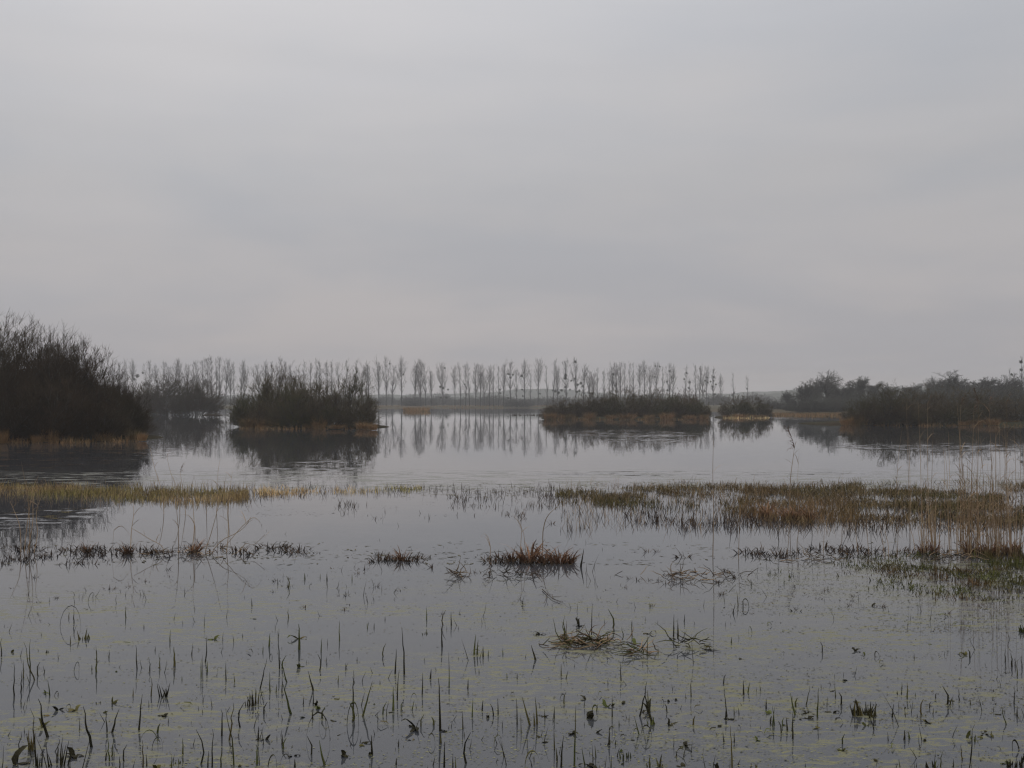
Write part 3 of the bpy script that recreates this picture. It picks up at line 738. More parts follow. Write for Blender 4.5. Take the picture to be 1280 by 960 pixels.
# ================================================================== tussocks
def tuft_mesh(seed, n, h, spread, mat, w=0.006, droop=0.25, m=3, base=0.5):
    rg = np.random.default_rng(seed); g = Geo()
    a = rg.uniform(0, 2 * math.pi, n); rr = np.sqrt(rg.uniform(0, 1, n)) * spread * base
    S = np.stack([np.cos(a) * rr, np.sin(a) * rr, np.full(n, -0.05)], -1)
    ti = rg.uniform(0, 0.6, n) * (rr / (spread * base) + 0.25)
    a2 = a + rg.normal(0, 0.7, n)
    D = np.stack([np.cos(a2) * ti, np.sin(a2) * ti, np.ones(n)], -1)
    L = h * rg.uniform(0.45, 1.1, n)
    P = [S]; d = norm(D)
    for i in range(m):
        d = norm(d + np.stack([np.cos(a2), np.sin(a2), -0.5 * np.ones(n)], -1) * (droop * rg.uniform(0, 1.6, n) * (i + 1) / m)[:, None])
        P.append(P[-1] + d * (L / m)[:, None])
    P = np.stack(P, 1)
    t = np.linspace(0, 1, m + 1)[None]
    Rr = w * (1 - 0.85 * t ** 1.5) * rg.uniform(0.6, 1.3, n)[:, None]
    g.ribbons(P, Rr, rg)
    return g.mesh('tuft', mat)
RT = [tuft_mesh(300 + i, 520, 1.1, 1.0, M['rust'], w=0.014, droop=0.5, base=0.75) for i in range(3)]
def place_tuft(me, p, sc, label, group, name='sedge_tussock', cat='tussock', sz=None, rz=None, k=[0]):
    k[0] += 1
    o = mobj(name, me); o.location = p
    o.scale = (sc, sc, sz or sc); o.rotation_euler = (0, 0, rz if rz is not None else k[0] * 2.4)
    return tag(o, label, cat, group)
def tussocks(lst, group, ref, tall=1.3):
    for i, (px, yb, hpx, wpx, lb) in enumerate(lst):
        p = ground(px, yb); Y = p[1] + 0.2
        me = RT[i % 3]
        place_tuft(me, (at_depth(px, yb, Y)[0], Y, 0.06), wpx / FPX * Y / 2.2, lb, group, sz=hpx / FPX * Y / tall)
tussocks([(62, 553, 26, 26, 'pale tan tussock at the foot of the big thicket'), (3, 555, 26, 16, 'tan tussock at the picture edge under the big thicket'),
          (130, 552, 18, 26, 'low tan tussock near the tip of the big thicket'), (45, 554, 14, 14, 'small brown tuft left of the pale tan tussock'),
          (166, 551, 22, 22, 'brown tussock under the lowest willow of the big thicket'), (178, 552, 18, 14, 'last brown tussock at the tip of the big thicket')],
         'tussocks at the foot of the big left thicket', '')
tussocks([(342, 535, 17, 16, 'rust tussock below the tallest willow of the island left of centre'), (365, 535, 24, 24, 'largest rust tussock, centre of the island left of centre'),
          (399, 536, 22, 22, 'rust tussock in the gap before the fan shaped willow'), (310, 535, 20, 26, 'olive brown tussock at the left end of that island'),
          (327, 535, 20, 20, 'brown tussock beside the olive one on that island'), (384, 536, 10, 14, 'small rust tuft right of the largest tussock'),
          (455, 537, 14, 24, 'dark brown tussock under the leaning willow'), (466, 538, 12, 14, 'brown tussock at the very right end of that island'),
          (420, 537, 9, 26, 'low brown tussock below the fan shaped willow')],
         'rust tussocks on the island left of centre', '')
li = []
names = ['left tip', 'second willow', 'left half', 'gap left of the tallest willow', 'tallest willow', 'dark willow', 'front willow', 'reddish bush', 'low willow by the reddish bush', 'right tip']
for i, (x, h, w) in enumerate([(688, 13, 20), (706, 10, 18), (716, 12, 10), (737, 14, 20), (764, 9, 18), (784, 12, 26), (812, 10, 16), (834, 13, 22), (862, 9, 20), (880, 10, 14)]):
    li.append((x, 524.5, h, w, 'rusty orange tussock on the long island at the ' + names[i]))
tussocks(li, 'rust tussocks along the long island', '', 1.25)
tussocks([(925, 522.5, 8, 24, 'yellowish tussock under the left islet willow'), (948, 522.5, 6, 20, 'brown tussock under the right islet willow'),
          (908, 522.5, 6, 12, 'small reddish tussock at the left end of the islet')], 'tussocks on the small islet', '')
tussocks([(1058, 532, 16, 18, 'orange tussock at the very tip of the right hand thicket'), (1070, 532, 20, 20, 'taller orange tussock beside the tip of the right hand thicket'),
          (1082, 532, 13, 14, 'brown tussock below the low brown willow'), (1220, 532, 13, 20, 'brown tussock among the plumed reeds, left one'),
          (1240, 532, 14, 22, 'brown tussock among the plumed reeds, right one'), (1262, 531, 9, 24, 'low yellow tussock near the picture edge'),
          (1205, 532, 9, 16, 'small brown tussock below the middle willow')], 'tussocks at the foot of the right hand thicket', '')
# far tan reed patches
def vnoise(X, Y, sx_, sy_, seed):
    """smooth random blobs, cell size sx_ by sy_ metres, values about -1..1"""
    G_ = np.random.default_rng(seed).uniform(-1, 1, (97, 89))
    a, b = X / sx_ + 400, Y / sy_ + 400
    i, j = np.floor(a).astype(int), np.floor(b).astype(int); f, g_ = a - i, b - j
    f = f * f * (3 - 2 * f); g_ = g_ * g_ * (3 - 2 * g_)
    q = lambda u, v: G_[(i + u) % 97, (j + v) % 89]
    return (q(0, 0) * (1 - f) + q(1, 0) * f) * (1 - g_) + (q(0, 1) * (1 - f) + q(1, 1) * f) * g_
def blobs(X, Y, rg, seed=3):
    return 1.5 * vnoise(X, Y, 1.1, 1.5, seed) + 1.1 * vnoise(X, Y, .38, .6, seed + 1) + .7 * vnoise(X, Y, .13, .2, seed + 2) + rg.normal(0, .4, len(X))
def patch(px0, px1, ynear, yfar, n, h, mat, label, name='reed_bed', w=0.03, seed=1, clump=0.0, cat='reeds', m=2, hv=(0.2, 1.25), lean=0.3, outline=None, zt=-0.015):
    rg = np.random.default_rng(seed)
    N_ = int(n * 2.5)
    Ya, Yb = ground(640, ynear)[1], ground(640, yfar)[1]
    Yv = rg.uniform(Ya, Yb, N_)
    px = rg.uniform(px0, px1, N_)
    X = (px - CX) / FPX * Yv
    keep = np.ones(N_, bool)
    if clump:
        c = blobs(X, Yv, rg, seed)
        keep &= c > clump
    if outline is not None: keep &= outline(px, Yv, rg)
    idx = np.where(keep)[0][:n]; X = X[idx]; Yv = Yv[idx]; k = len(idx)
    S = np.stack([X, Yv, np.full(k, zt)], -1)
    D = np.stack([rg.normal(0, lean, k), rg.normal(0, lean, k), np.ones(k)], -1)
    loc = 0.9 + 0.4 * vnoise(X, Yv, .5, .8, seed + 9) + 0.25 * vnoise(X, Yv, .15, .3, seed + 8)
    P, _ = grow(S, D, h * rg.uniform(hv[0], hv[1], k) * loc, 1, 1, m, 0.14, -0.05, rg)
    t = np.linspace(0, 1, m + 1)[None]
    Rr = w * (1 - 0.8 * t) * rg.uniform(0.6, 1.3, k)[:, None]
    g = Geo(); g.ribbons(P, Rr, rg)
    return tag(mobj(name, g.mesh(name, mat)), label, cat, kind='stuff')
patch(505, 537, 514.5, 513, 1800, 0.9, M['rust'], 'small tan reed patch standing in far water below the close poplar pair', w=0.06, seed=3)
patch(448, 690, 509.6, 508.7, 5000, 0.8, M['rust'], 'thin tan strip of reeds along the far shore', w=0.12, seed=4)
patch(965, 1052, 521, 517, 2500, 0.35, M['rust'], 'tan grass strip at the shore below the hazy wood', w=0.05, seed=5, clump=-0.5)
patch(640, 680, 519.5, 518.5, 110, 0.25, M['willow_dark'], 'low dark weed strip left of the long island', w=0.05, seed=6)

patch(-120, 178, 554.5, 551.5, 1200, 0.35, M['rust'], 'brown sedge fringe along the foot of the big left thicket', 'sedge_fringe', w=0.02, seed=7, clump=0.5, cat='sedge')
patch(296, 470, 537, 534.5, 900, 0.3, M['rust'], 'brown sedge fringe round the island left of centre', 'sedge_fringe', w=0.02, seed=8, clump=0.3, cat='sedge')
patch(680, 888, 525, 523.5, 1500, 0.35, M['rust'], 'brown sedge fringe along the long middle island', 'sedge_fringe', w=0.03, seed=9, clump=0.3, cat='sedge')
patch(904, 962, 523, 522, 500, 0.3, M['bed'], 'yellow brown sedge fringe round the small islet', 'sedge_fringe', w=0.03, seed=10, clump=-0.3, cat='sedge')
patch(1054, 1420, 533, 531, 1100, 0.35, M['rust'], 'brown sedge fringe along the right hand thicket', 'sedge_fringe', w=0.02, seed=11, clump=0.2, cat='sedge')
# floating log by the standing willows
lg = ground(265, 519)
g = Geo(); P = np.array([[[-1.6, 0.1, 0.02], [-0.6, 0, 0.08], [0.6, -.05, 0.07], [1.7, 0.05, 0.0]]]) ; g.tubes(P, np.array([[0.07, 0.11, 0.10, 0.04]]), 7)
o = mobj('floating_log', g.mesh('floating_log', M['willow_dark'])); o.location = lg; tag(o, 'dark log floating right of the willows standing in water', 'log')

# ================================================================== marsh grass beds (22 m out)
print('beds')
def band(pts_top, pts_bot, soft=2.5):
    tx = [p[0] for p in pts_top]; ty = [p[1] for p in pts_top]; bx = [p[0] for p in pts_bot]; by = [p[1] for p in pts_bot]
    def f(px, Yv, rg):
        y = HOR + CAMH * FPX / Yv
        t = np.interp(px, tx, ty) + rg.normal(0, soft, len(px)); b = np.interp(px, bx, by) + rg.normal(0, soft, len(px))
        return (y > t) & (y < b)
    return f
H1 = 0.135
patch(-160, 312, 634, 603, 13000, H1, M['bed'], 'left bed of brown marsh grass stretching out from the picture edge', 'marsh_grass', w=0.008, seed=21, clump=-1.6, cat='grass', m=2,
      outline=band([(-160, 606), (60, 609), (150, 613), (230, 614), (318, 616)], [(-160, 612), (60, 618), (150, 624), (230, 628), (300, 626), (312, 622)]), lean=0.2)
patch(315, 530, 622, 606, 2600, 0.12, M['bed'], 'thin broken strip of olive marsh grass between left and right beds', 'marsh_grass', w=0.007, seed=22, clump=0.7, cat='grass', m=2,
      outline=band([(325, 612), (420, 610), (530, 609)], [(325, 620), (420, 616), (530, 614)], 1.2))
patch(695, 1420, 664, 600, 38000, H1, M['bed'], 'broad right bed of russet and olive marsh grass', 'marsh_grass', w=0.008, seed=23, clump=-0.15, cat='grass', m=2,
      outline=band([(695, 616), (760, 611), (860, 607), (930, 609), (1000, 610), (1100, 608), (1420, 606)],
                   [(695, 624), (760, 632), (850, 635), (900, 632), (930, 642), (1000, 652), (1100, 650), (1180, 652), (1420, 658)], 3.5), lean=0.5)
patch(900, 1090, 660, 624, 2200, 0.24, M['rust'], 'taller tan grass clump at the front of the right bed', 'marsh_grass', w=0.006, seed=24, clump=0.2, cat='grass', m=3,
      outline=band([(900, 640), (940, 632), (1000, 630), (1060, 640), (1090, 650)], [(900, 642), (940, 646), (990, 654), (1060, 652), (1090, 650)], 3))
patch(-160, 700, 634, 604, 2600, 0.15, M['stub'], 'dark dead blades mixed into the left grass bed and strip', 'marsh_sprigs', w=0.006, seed=32, clump=0.1, cat='grass', m=2,
      outline=band([(-160, 606), (60, 608), (312, 612), (420, 608), (530, 608), (700, 612)], [(-160, 616), (60, 622), (312, 626), (420, 617), (530, 616), (700, 622)]))
patch(700, 1420, 664, 612, 2200, 0.15, M['stub'], 'dark dead blades mixed into the right grass bed', 'marsh_sprigs', w=0.006, seed=33, clump=-0.2, cat='grass', m=2)
patch(700, 1420, 664, 604, 3000, 0.2, M['tan'], 'pale straws standing up out of the right grass bed', 'marsh_straw', w=0.0045, seed=34, clump=0.0, cat='grass', m=3)
patch(-60, 320, 630, 606, 900, 0.26, M['tan'], 'pale straws standing up out of the left grass bed', 'marsh_straw', w=0.0045, seed=35, clump=0.0, cat='grass', m=3)
patch(560, 700, 636, 606, 700, 0.14, M['stub'], 'sparse dark sprigs in the open water between the grass beds', 'marsh_sprigs', w=0.007, seed=25, clump=0.6, cat='grass', m=2)
patch(420, 660, 650, 630, 500, 0.12, M['stub'], 'line of short dark sprigs below the thin grass strip', 'marsh_sprigs', w=0.007, seed=26, clump=0.9, cat='grass', m=2)
patch(780, 1290, 668, 640, 1800, 0.18, M['stub'], 'dark stubs fringing the front of the right bed', 'marsh_sprigs', w=0.007, seed=27, clump=0.4, cat='grass', m=2)
# weedy corner at the right
patch(1040, 1420, 752, 694, 9000, 0.07, M['weed'], 'green brown weed growing through the water at the feet of the tall reeds', 'water_weed', w=0.008, seed=28, clump=-0.2, cat='weed', m=2, lean=0.7,
      outline=band([(1040, 705), (1100, 700), (1420, 692)], [(1040, 715), (1130, 735), (1200, 750), (1420, 760)], 8))
patch(1140, 1420, 745, 694, 3600, 0.13, M['weed'], 'upright green shoots among the weed at the right', 'water_weed', w=0.008, seed=29, clump=0.2, cat='weed', m=2, lean=0.2)
patch(960, 1180, 722, 692, 2400, 0.06, M['weed'], 'scattered olive weed in front of the single reeds', 'water_weed', w=0.008, seed=30, clump=0.4, cat='weed', m=2, lean=0.8)
patch(0, 130, 706, 684, 450, 0.10, M['stub'], 'brown weed line at the foot of the left reeds', 'water_weed', w=0.008, seed=31, clump=0.3, cat='weed', m=2, lean=0.7)

# floating flecks
def flecks(n, region, label, seed, size=(0.008, 0.03), cl=0.0, mat='fleck', thin=(0.08, 0.3), flat=False):
    rg = np.random.default_rng(seed); x0, x1, y0, y1 = region
    N_ = n * 3
    y = rg.uniform(y0, y1, N_); Y = CAMH * FPX / (y - HOR); px = rg.uniform(x0, x1, N_); X = (px - CX) / FPX * Y
    c = 1.6 * vnoise(X, Y, 1.3, .5, seed) + 1.2 * vnoise(X, Y, .4, .16, seed + 1) + rg.normal(0, .5, N_)
    i = np.where(c > cl)[0][:n]; X, Y = X[i], Y[i]; k = len(i)
    a = rg.normal(0, .35, k) if flat else rg.uniform(0, math.pi, k); L = rg.uniform(size[0], size[1], k); wd = L * rg.uniform(thin[0], thin[1], k)
    ca, sa = np.cos(a), np.sin(a)
    loc = [(-1, 0), (0, -1), (1, 0), (0, 1)]
    V = np.stack([np.stack([X + ca * u * L - sa * v * wd, Y + sa * u * L + ca * v * wd, 0.002 + rg.uniform(0, 0.003, k)], -1) for u, v in loc], 1)
    F = np.arange(k * 4).reshape(k, 4)
    return tag(mobj('floating_flecks', raw_mesh('floating_flecks', V.reshape(-1, 3), F, M[mat])), label, 'plant litter', kind='stuff')
flecks(3200, (-60, 1340, 770, 985), 'tiny plant flecks floating on the nearest water', 1, (0.004, 0.018), 0.2)
flecks(1500, (-60, 1340, 690, 770), 'leaf flecks floating below the dead stem line', 2, (0.005, 0.022), 0.6)
flecks(900, (-60, 1340, 676, 706), 'brown litter gathered along the dead stem line', 3, (0.015, 0.07), 0.3)
flecks(2200, (500, 1340, 602, 622), 'speckled litter floating behind the right grass bed', 4, (0.02, 0.09), 0.1)
flecks(600, (300, 760, 602, 645), 'scattered litter on the water between the grass beds', 5, (0.015, 0.045), 0.9)
flecks(1400, (960, 1340, 690, 900), 'litter floating on the right part of the near water', 6, (0.004, 0.02), 0.0)

flecks(8000, (-60, 1340, 775, 985), 'yellow green algae crumbs drifting in streaks on the near water', 7, (0.002, 0.013), 0.9, 'algae', (.1, .4), True)
flecks(5000, (640, 1340, 740, 985), 'yellow green algae crumbs thickening towards the right', 8, (0.002, 0.014), 0.9, 'algae', (.1, .4), True)
flecks(4000, (900, 1340, 694, 790), 'green crumbs of weed round the tall reed feet', 9, (0.003, 0.02), 0.1, 'weed', (.1, .4))
# ================================================================== dead stem line: countable stubs, tufts
ST = [tuft_mesh(400 + i, n, 0.16, sp, M['stub'], w=0.009, droop=0.7, base=0.8) for i, (n, sp) in enumerate([(8, .05), (16, .09), (24, .14), (5, .03), (34, .2)])]
SG = [tuft_mesh(420 + i, n, 0.16, sp, M['green'], w=0.006, droop=0.6, base=0.7) for i, (n, sp) in enumerate([(8, .05), (14, .08), (5, .03)])]
rs = random.Random(77)
def zone_line(px, y):
    if px < 130: return 'by the left reed stalks'
    if px < 260: return 'between the left reeds and the looping reeds'
    if px < 400: return 'beside the looping dead reeds'
    if px < 580: return 'left of the rust clump in the centre'
    if px < 760: return 'around the rust clump in the centre'
    if px < 900: return 'right of the rust clump in the centre'
    if px < 1060: return 'near the single tall reed right of centre'
    return 'at the foot of the tall right reeds'
def stub(px, y, k=None, h=1.0):
    k = rs.randrange(5) if k is None else k
    nm = ['thin dark stub tuft', 'small brown stub tuft', 'ragged brown stub tuft', 'sparse dark stub', 'wide brown stub tuft'][k]
    s = h * rs.uniform(0.7, 1.25)
    place_tuft(ST[k], tuple(ground(px, y)), s, nm + ' ' + zone_line(px, y), 'stub tufts along the dead stem line', 'stub_tuft', 'tuft', rz=rs.uniform(0, 6.3))
for _ in range(62):
    x = rs.uniform(0, 400); stub(x, rs.gauss(690, 3.5) + 6 * math.sin(x / 70) * .3)
for _ in range(14): stub(rs.uniform(465, 520), rs.gauss(702, 3))
for _ in range(10): stub(rs.uniform(440, 620), rs.gauss(710, 8), rs.choice([0, 1, 3]), .8)
for _ in range(15): stub(rs.uniform(606, 690), rs.gauss(702, 2.5), rs.choice([1, 2, 4]), 1.1)
for _ in range(14): stub(rs.uniform(780, 970), rs.gauss(722, 6), rs.choice([0, 1, 3]), .7)
for _ in range(52): stub(rs.uniform(930, 1290), rs.gauss(692, 4), None, 1.05)
for _ in range(70):
    yy = rs.uniform(705, 770); stub(rs.uniform(0, 1290), yy, rs.choice([0, 3, 3, 1]), rs.uniform(.4, .7))
for (x, y, k, h) in [(485, 700, 2, 1.2), (505, 698, 4, 1.1), (860, 696, 1, 1.4), (853, 697, 3, 1.4), (810, 690, 0, 1.1), (822, 690, 0, 1.1), (786, 690, 3, .8), (690, 655, 0, 1), (1045, 690, 1, 1.4), (1062, 690, 1, 1.5)]:
    stub(x, y, k, h)

# rust clumps
RC = [tuft_mesh(440 + i, int(n * 1.0), 0.34, sp, M['red'], w=0.010, droop=0.6, base=0.7, m=4) for i, (n, sp) in enumerate([(50, .075), (100, .15), (34, .06)])]
for (x, y, k, s, lb) in [(699, 703, 1, 0.95, 'largest rust brown sedge clump in the centre of the dead stem line'),
                         (681, 703, 2, 1.1, 'rust sedge clump just left of the largest one'),
                         (662, 702, 2, 1.4, 'upright rust sedge clump under the pale plumed stems'),
                         (640, 701, 2, 0.8, 'low rust sedge clump at the left of the central clump'),
                         (656, 702, 2, 1.0, 'thin pale sedge tuft between two rust clumps'),
                         (712, 704, 2, 0.9, 'small rust tuft at the right edge of the largest clump'),
                         (502, 700, 2, 0.8, 'rust sedge tuft alone left of the central clump'),
                         (160, 692, 0, 0.75, 'rust tuft in the stem line below the leaning left reed'),
                         (243, 690, 0, 0.85, 'rust tuft at the foot of the paired left reed stalks'),
                         (110, 690, 2, 0.7, 'rust tuft right of the left edge reeds'),
                         (1153, 690, 0, 0.75, 'rust clump at the foot of the isolated right reed bundle'),
                         (1168, 691, 0, 0.75, 'second rust clump at the foot of the isolated right reed bundle'),
                         (1215, 691, 1, 0.8, 'rust clump at the left foot of the dense right reeds'),
                         (1235, 691, 1, 0.8, 'rust clump in the middle foot of the dense right reeds'),
                         (1262, 690, 1, 0.8, 'rust clump at the foot of the reeds by the picture edge'),
                         (990, 648, 1, 1.1, 'tan clump below the plumed reed right of centre'),
                         (958, 645, 0, 1.2, 'tan clump left of the plumed reed'),
                         (1012, 650, 0, 1.1, 'tan clump right of the plumed reed')]:
    place_tuft(RC[k], tuple(ground(x, y)), s, lb, 'rust and tan clumps in open water', 'sedge_clump', 'clump')

# ================================================================== reeds
def px_line(pts, Y, wob=0.0):
    """3D polyline at distance Y from pixel points, resampled smooth"""
    A = np.array([at_depth(x, y, Y) for x, y in pts])
    n = len(A); t = np.linspace(0, n - 1, (n - 1) * 4 + 1); out = []
    for q in t:
        i = min(int(q), n - 2); f = q - i
        p0 = A[max(i - 1, 0)]; p1 = A[i]; p2 = A[i + 1]; p3 = A[min(i + 2, n - 1)]
        out.append(0.5 * ((2 * p1) + (-p0 + p2) * f + (2 * p0 - 5 * p1 + 4 * p2 - p3) * f * f + (-p0 + 3 * p1 - 3 * p2 + p3) * f ** 3))
    out = np.array(out)
    out[:, 1] += np.linspace(0, wob, len(out))
    return out
def leaf_geo(g, s, d, L, w, rg, droop=0.35):
    n = len(s); P = [s]; dd = norm(d)
    for i in range(4):
        dd = norm(dd + np.array([0, 0, -droop]) * (i + 0.5) * 0.5); P.append(P[-1] + dd * (L / 4)[:, None])
    P = np.stack(P, 1); t = np.array([0.5, 1.0, 0.9, 0.5, 0.05])[None]
    g.ribbons(P, np.full((n, 1), 1.0) * w * t, rg)
def plume_mesh(seed, L=0.2, n=70, side=1.0, w=0.0022):
    rg = np.random.default_rng(seed); g = Geo()
    t = rg.uniform(0, 1, n)
    S = np.stack([side * 0.35 * L * t ** 2, 0 * t, L * t * 0.95], -1)
    D = np.stack([side * rg.uniform(0.1, 0.9, n), rg.normal(0, .35, n), rg.uniform(0.2, 1.0, n)], -1)
    P, _ = grow(S, D, L * rg.uniform(.15, .42, n) * (1.1 - t * .6), 1, 1, 3, 0.15, -0.35, rg)
    Rr = np.broadcast_to(np.array([1, 1.3, 1.0, .3])[None] * w, (n, 4))
    g.ribbons(P, Rr, rg)
    return g.mesh('plume', M['plume'])
PL = [plume_mesh(500, side=1), plume_mesh(501, side=-1), plume_mesh(502, L=.16, n=40, side=1)]
def reed(pts, Y, label, group, r=0.0045, plume=None, leaves=2, seed=0, mat='tan', name='reed', cat='reed', wob=0.0, tipr=0.25, psc=1.0):
    rg = np.random.default_rng(seed + 900)
    L = px_line(pts, Y, wob); base = np.array([L[0][0], Y, 0.0]); Lr = L - base
    Lr[0, 2] = min(Lr[0, 2], -0.04)
    o = empty(name, tuple(base)); tag(o, label, cat, group)
    g = Geo(); t = np.linspace(1, tipr, len(Lr)); g.tubes(Lr[None], (r * t)[None], 4)
    mobj('stem', g.mesh('stem', M[mat]), o)
    for i in range(leaves):
        k = rg.integers(len(Lr) // 4, len(Lr) - 1)
        g = Geo(); a = rg.uniform(0, 6.28)
        leaf_geo(g, Lr[k][None], np.array([[math.cos(a) * .8, math.sin(a) * .3, rg.uniform(.6, 1.6)]]), np.array([rg.uniform(.12, .30)]), 0.0042, rg)
        mobj('leaf', g.mesh('leaf', M[mat]), o)
    if plume is not None:
        p = mobj('plume', PL[plume], o); p.location = Lr[-1] - np.array([0, 0, 0.03]); p.scale = (psc,) * 3
    return o
def D_of(y): return CAMH * FPX / (y - HOR)

G = 'single reeds standing right of centre'
reed([(891, 696), (892, 640), (891, 590), (892, 546)], D_of(696), 'tallest bare reed stem standing alone right of centre', G, r=0.006, leaves=1, seed=1)
reed([(987, 640), (988, 600), (991, 575), (993, 560)], D_of(645), 'reed with a drooping curled plume and hanging leaves above the right bed', G, r=0.008, plume=1, leaves=4, seed=2, psc=2.1)
reed([(998, 644), (997, 600), (999, 566)], D_of(646), 'thin leafless reed beside the curled plume reed', G, r=0.004, leaves=1, seed=3)
reed([(923, 698), (924, 660), (923, 635)], D_of(698), 'short thin reed stem right of the tallest bare one', G, leaves=0, seed=4)
reed([(1053, 640), (1053, 610), (1054, 585)], D_of(640), 'thin stem standing behind the right bed alone', G, r=0.003, leaves=0, seed=5)
reed([(678, 668), (682, 650), (689, 640), (697, 634), (704, 633)], D_of(692), 'rust reed tip bending to the right above the central clump', G, r=0.006, leaves=3, seed=6, mat='rust')
reed([(650, 700), (651, 680), (652, 662), (650, 650)], D_of(700), 'pale feathery stem left in the central clump', G, plume=0, leaves=2, seed=7)
reed([(658, 701), (656, 680), (654, 665), (648, 656)], D_of(701), 'pale leaning stem in the central clump', G, plume=None, leaves=3, seed=8)
reed([(612, 700), (613, 685), (610, 672), (605, 667), (601, 672)], D_of(700), 'thin brown reed hooked over left of the central clump', 'hooked dead reeds', leaves=1, seed=9)
reed([(726, 708), (728, 697), (730, 685)], D_of(708), 'thick dark blade just right of the largest rust clump', 'dark blades near the central clump', r=0.014, leaves=0, seed=10, mat='dark', name='rush_shoot', cat='rush', tipr=0.05)
# fallen twig
for k, (pts, lb) in enumerate([([(678, 738), (684, 744), (691, 750), (702, 754)], 'forked dark twig floating in open water below the central clump')]):
    Y = D_of(748); o = empty('floating_twig', tuple(ground(690, 748))); tag(o, lb, 'twig')
    base = np.array(ground(690, 748))
    for j, (pp, r_) in enumerate([(pts, .006), ([(684, 744), (683, 750), (680, 757)], .004), ([(691, 750), (698, 750), (702, 749)], .003), ([(680, 739), (676, 738), (673, 740)], .003), ([(690, 749), (691, 756)], .003)]):
        A = np.array([ground(x, y) for x, y in pp]) - base; A[:, 2] = 0.012 + 0.01 * j
        g = Geo(); g.tubes(A[None], (r_ * np.linspace(1, .4, len(A)))[None], 4); mobj('twig_branch', g.mesh('twig_branch', M['stub']), o)

G = 'reeds at the left'
left = [([(37, 690), (34, 650), (28, 615), (18, 578)], 'long reed leaning left at the left edge', None, 2),
        ([(30, 690), (32, 650), (36, 612), (40, 596)], 'upright tan reed in the left edge clump', None, 2),
        ([(34, 691), (38, 655), (36, 625), (39, 612)], 'second upright tan reed in the left edge clump', 2, 2),
        ([(26, 690), (22, 660), (12, 640), (4, 628)], 'reed leaning far left in the left edge clump', None, 1),
        ([(42, 691), (44, 668), (40, 640), (47, 615)], 'short reed at the right side of the left edge clump', None, 1),
        ([(223, 692), (221, 665), (217, 640), (213, 622)], 'straight brown stalk, left of the paired left stalks', None, 2),
        ([(240, 690), (241, 660), (238, 635), (239, 610)], 'thin stalk between the paired left stalks', None, 1),
        ([(256, 690), (262, 668), (268, 640), (270, 625)], 'brown stalk leaning right by the looping reeds', None, 3),
        ([(283, 690), (284, 665), (281, 640), (282, 612)], 'pale upright stalk by the looping reeds', None, 3),
        ([(163, 690), (162, 665), (163, 640), (158, 622)], 'leaning stalk with drooping leaves left of centre line', None, 4),
        ([(270, 650), (271, 615), (270, 590), (272, 574)], 'tall thin reed rising above the left grass bed', None, 4),
        ([(285, 640), (286, 610), (287, 590)], 'thin pale reed right of the tall thin one', None, 1),
        ([(225, 640), (220, 612), (210, 590), (204, 570)], 'reed leaning left above the left grass bed', 2, 1),
        ([(232, 640), (226, 610), (221, 590)], 'short reed with a curled tip above the left grass bed', 0, 1),
        ([(205, 640), (200, 612), (190, 585), (183, 560)], 'faint thin reed leaning far left above the left grass bed', None, 1),
        ([(258, 640), (257, 615), (256, 600)], 'short dark headed stem above the left grass bed', None, 0)]
for i, (pts, lb, pl, lv) in enumerate(left):
    reed(pts, D_of(min(pts[0][1], 692)) if pts[0][1] > 660 else D_of(642), lb, G, r=0.0055, plume=pl, leaves=lv, seed=20 + i, wob=0.2)
G = 'dead reeds bent into loops at the left'
loops = [([(276, 690), (290, 672), (305, 655), (316, 648), (325, 660), (330, 685)], 'large looping dead reed arching to the right'),
         ([(264, 690), (278, 675), (292, 668), (303, 660), (310, 648)], 'dead reed rising to the right inside the large loop'),
         ([(205, 690), (200, 682), (185, 675), (172, 668), (160, 662)], 'dead reed bent down towards the left'),
         ([(300, 690), (306, 680), (315, 682), (328, 670)], 'low dead reed under the large loop'),
         ([(140, 665), (150, 658), (160, 672), (164, 690)], 'dead reed bent over with its tip to the left'),
         ([(78, 693), (81, 688), (82, 681), (85, 684), (90, 690)], 'small dark kinked stem loop near the left reeds'),
         ([(98, 694), (104, 688), (108, 688), (106, 693)], 'small dark leaf loop right of the kinked one'),
         ([(244, 661), (240, 652), (232, 645), (222, 645)], 'thin curled leaf hanging by the paired stalks')]
for i, (pts, lb) in enumerate(loops): reed(pts, D_of(692), lb, G, r=0.005, leaves=2 if i < 3 else 0, seed=50 + i, wob=0.15, tipr=.5, mat='dark' if i in (5, 6) else 'tan')

G = 'tall reeds at the right'
rr = random.Random(31)
def rreed(px, yb, yt, lean, label, plume=None, leaves=1, r=0.0042, seed=0, mat='tan'):
    pts = [(px, yb), (px + lean * .25 + rr.uniform(-1, 1), yb + (yt - yb) * .35), (px + lean * .6 + rr.uniform(-1, 1), yb + (yt - yb) * .7), (px + lean, yt)]
    reed(pts, D_of(yb) , label, G, r=r, plume=plume, leaves=leaves, seed=seed, mat=mat, wob=rr.uniform(-.2, .3))
sing = [(974, 694, 640, 0), (984, 692, 648, 0), (1029, 690, 650, 3), (1049, 690, 648, 1), (1050, 688, 655, 14), (1073, 694, 648, 4), (1086, 692, 640, 0), (1090, 692, 650, 4),
        (1106, 696, 645, 0), (1111, 696, 652, 0), (1121, 697, 640, -2), (1115, 692, 660, 3), (1013, 690, 655, 0), (996, 690, 648, 0)]
for i, (x, yb, yt, ln) in enumerate(sorted(sing)):
    rreed(x, yb, yt, ln, ORD[i] + ' from left of the thin reeds standing apart before the right reed bundles', None, 0, 0.0045, 100 + i, 'tan' if i % 3 else 'dark')
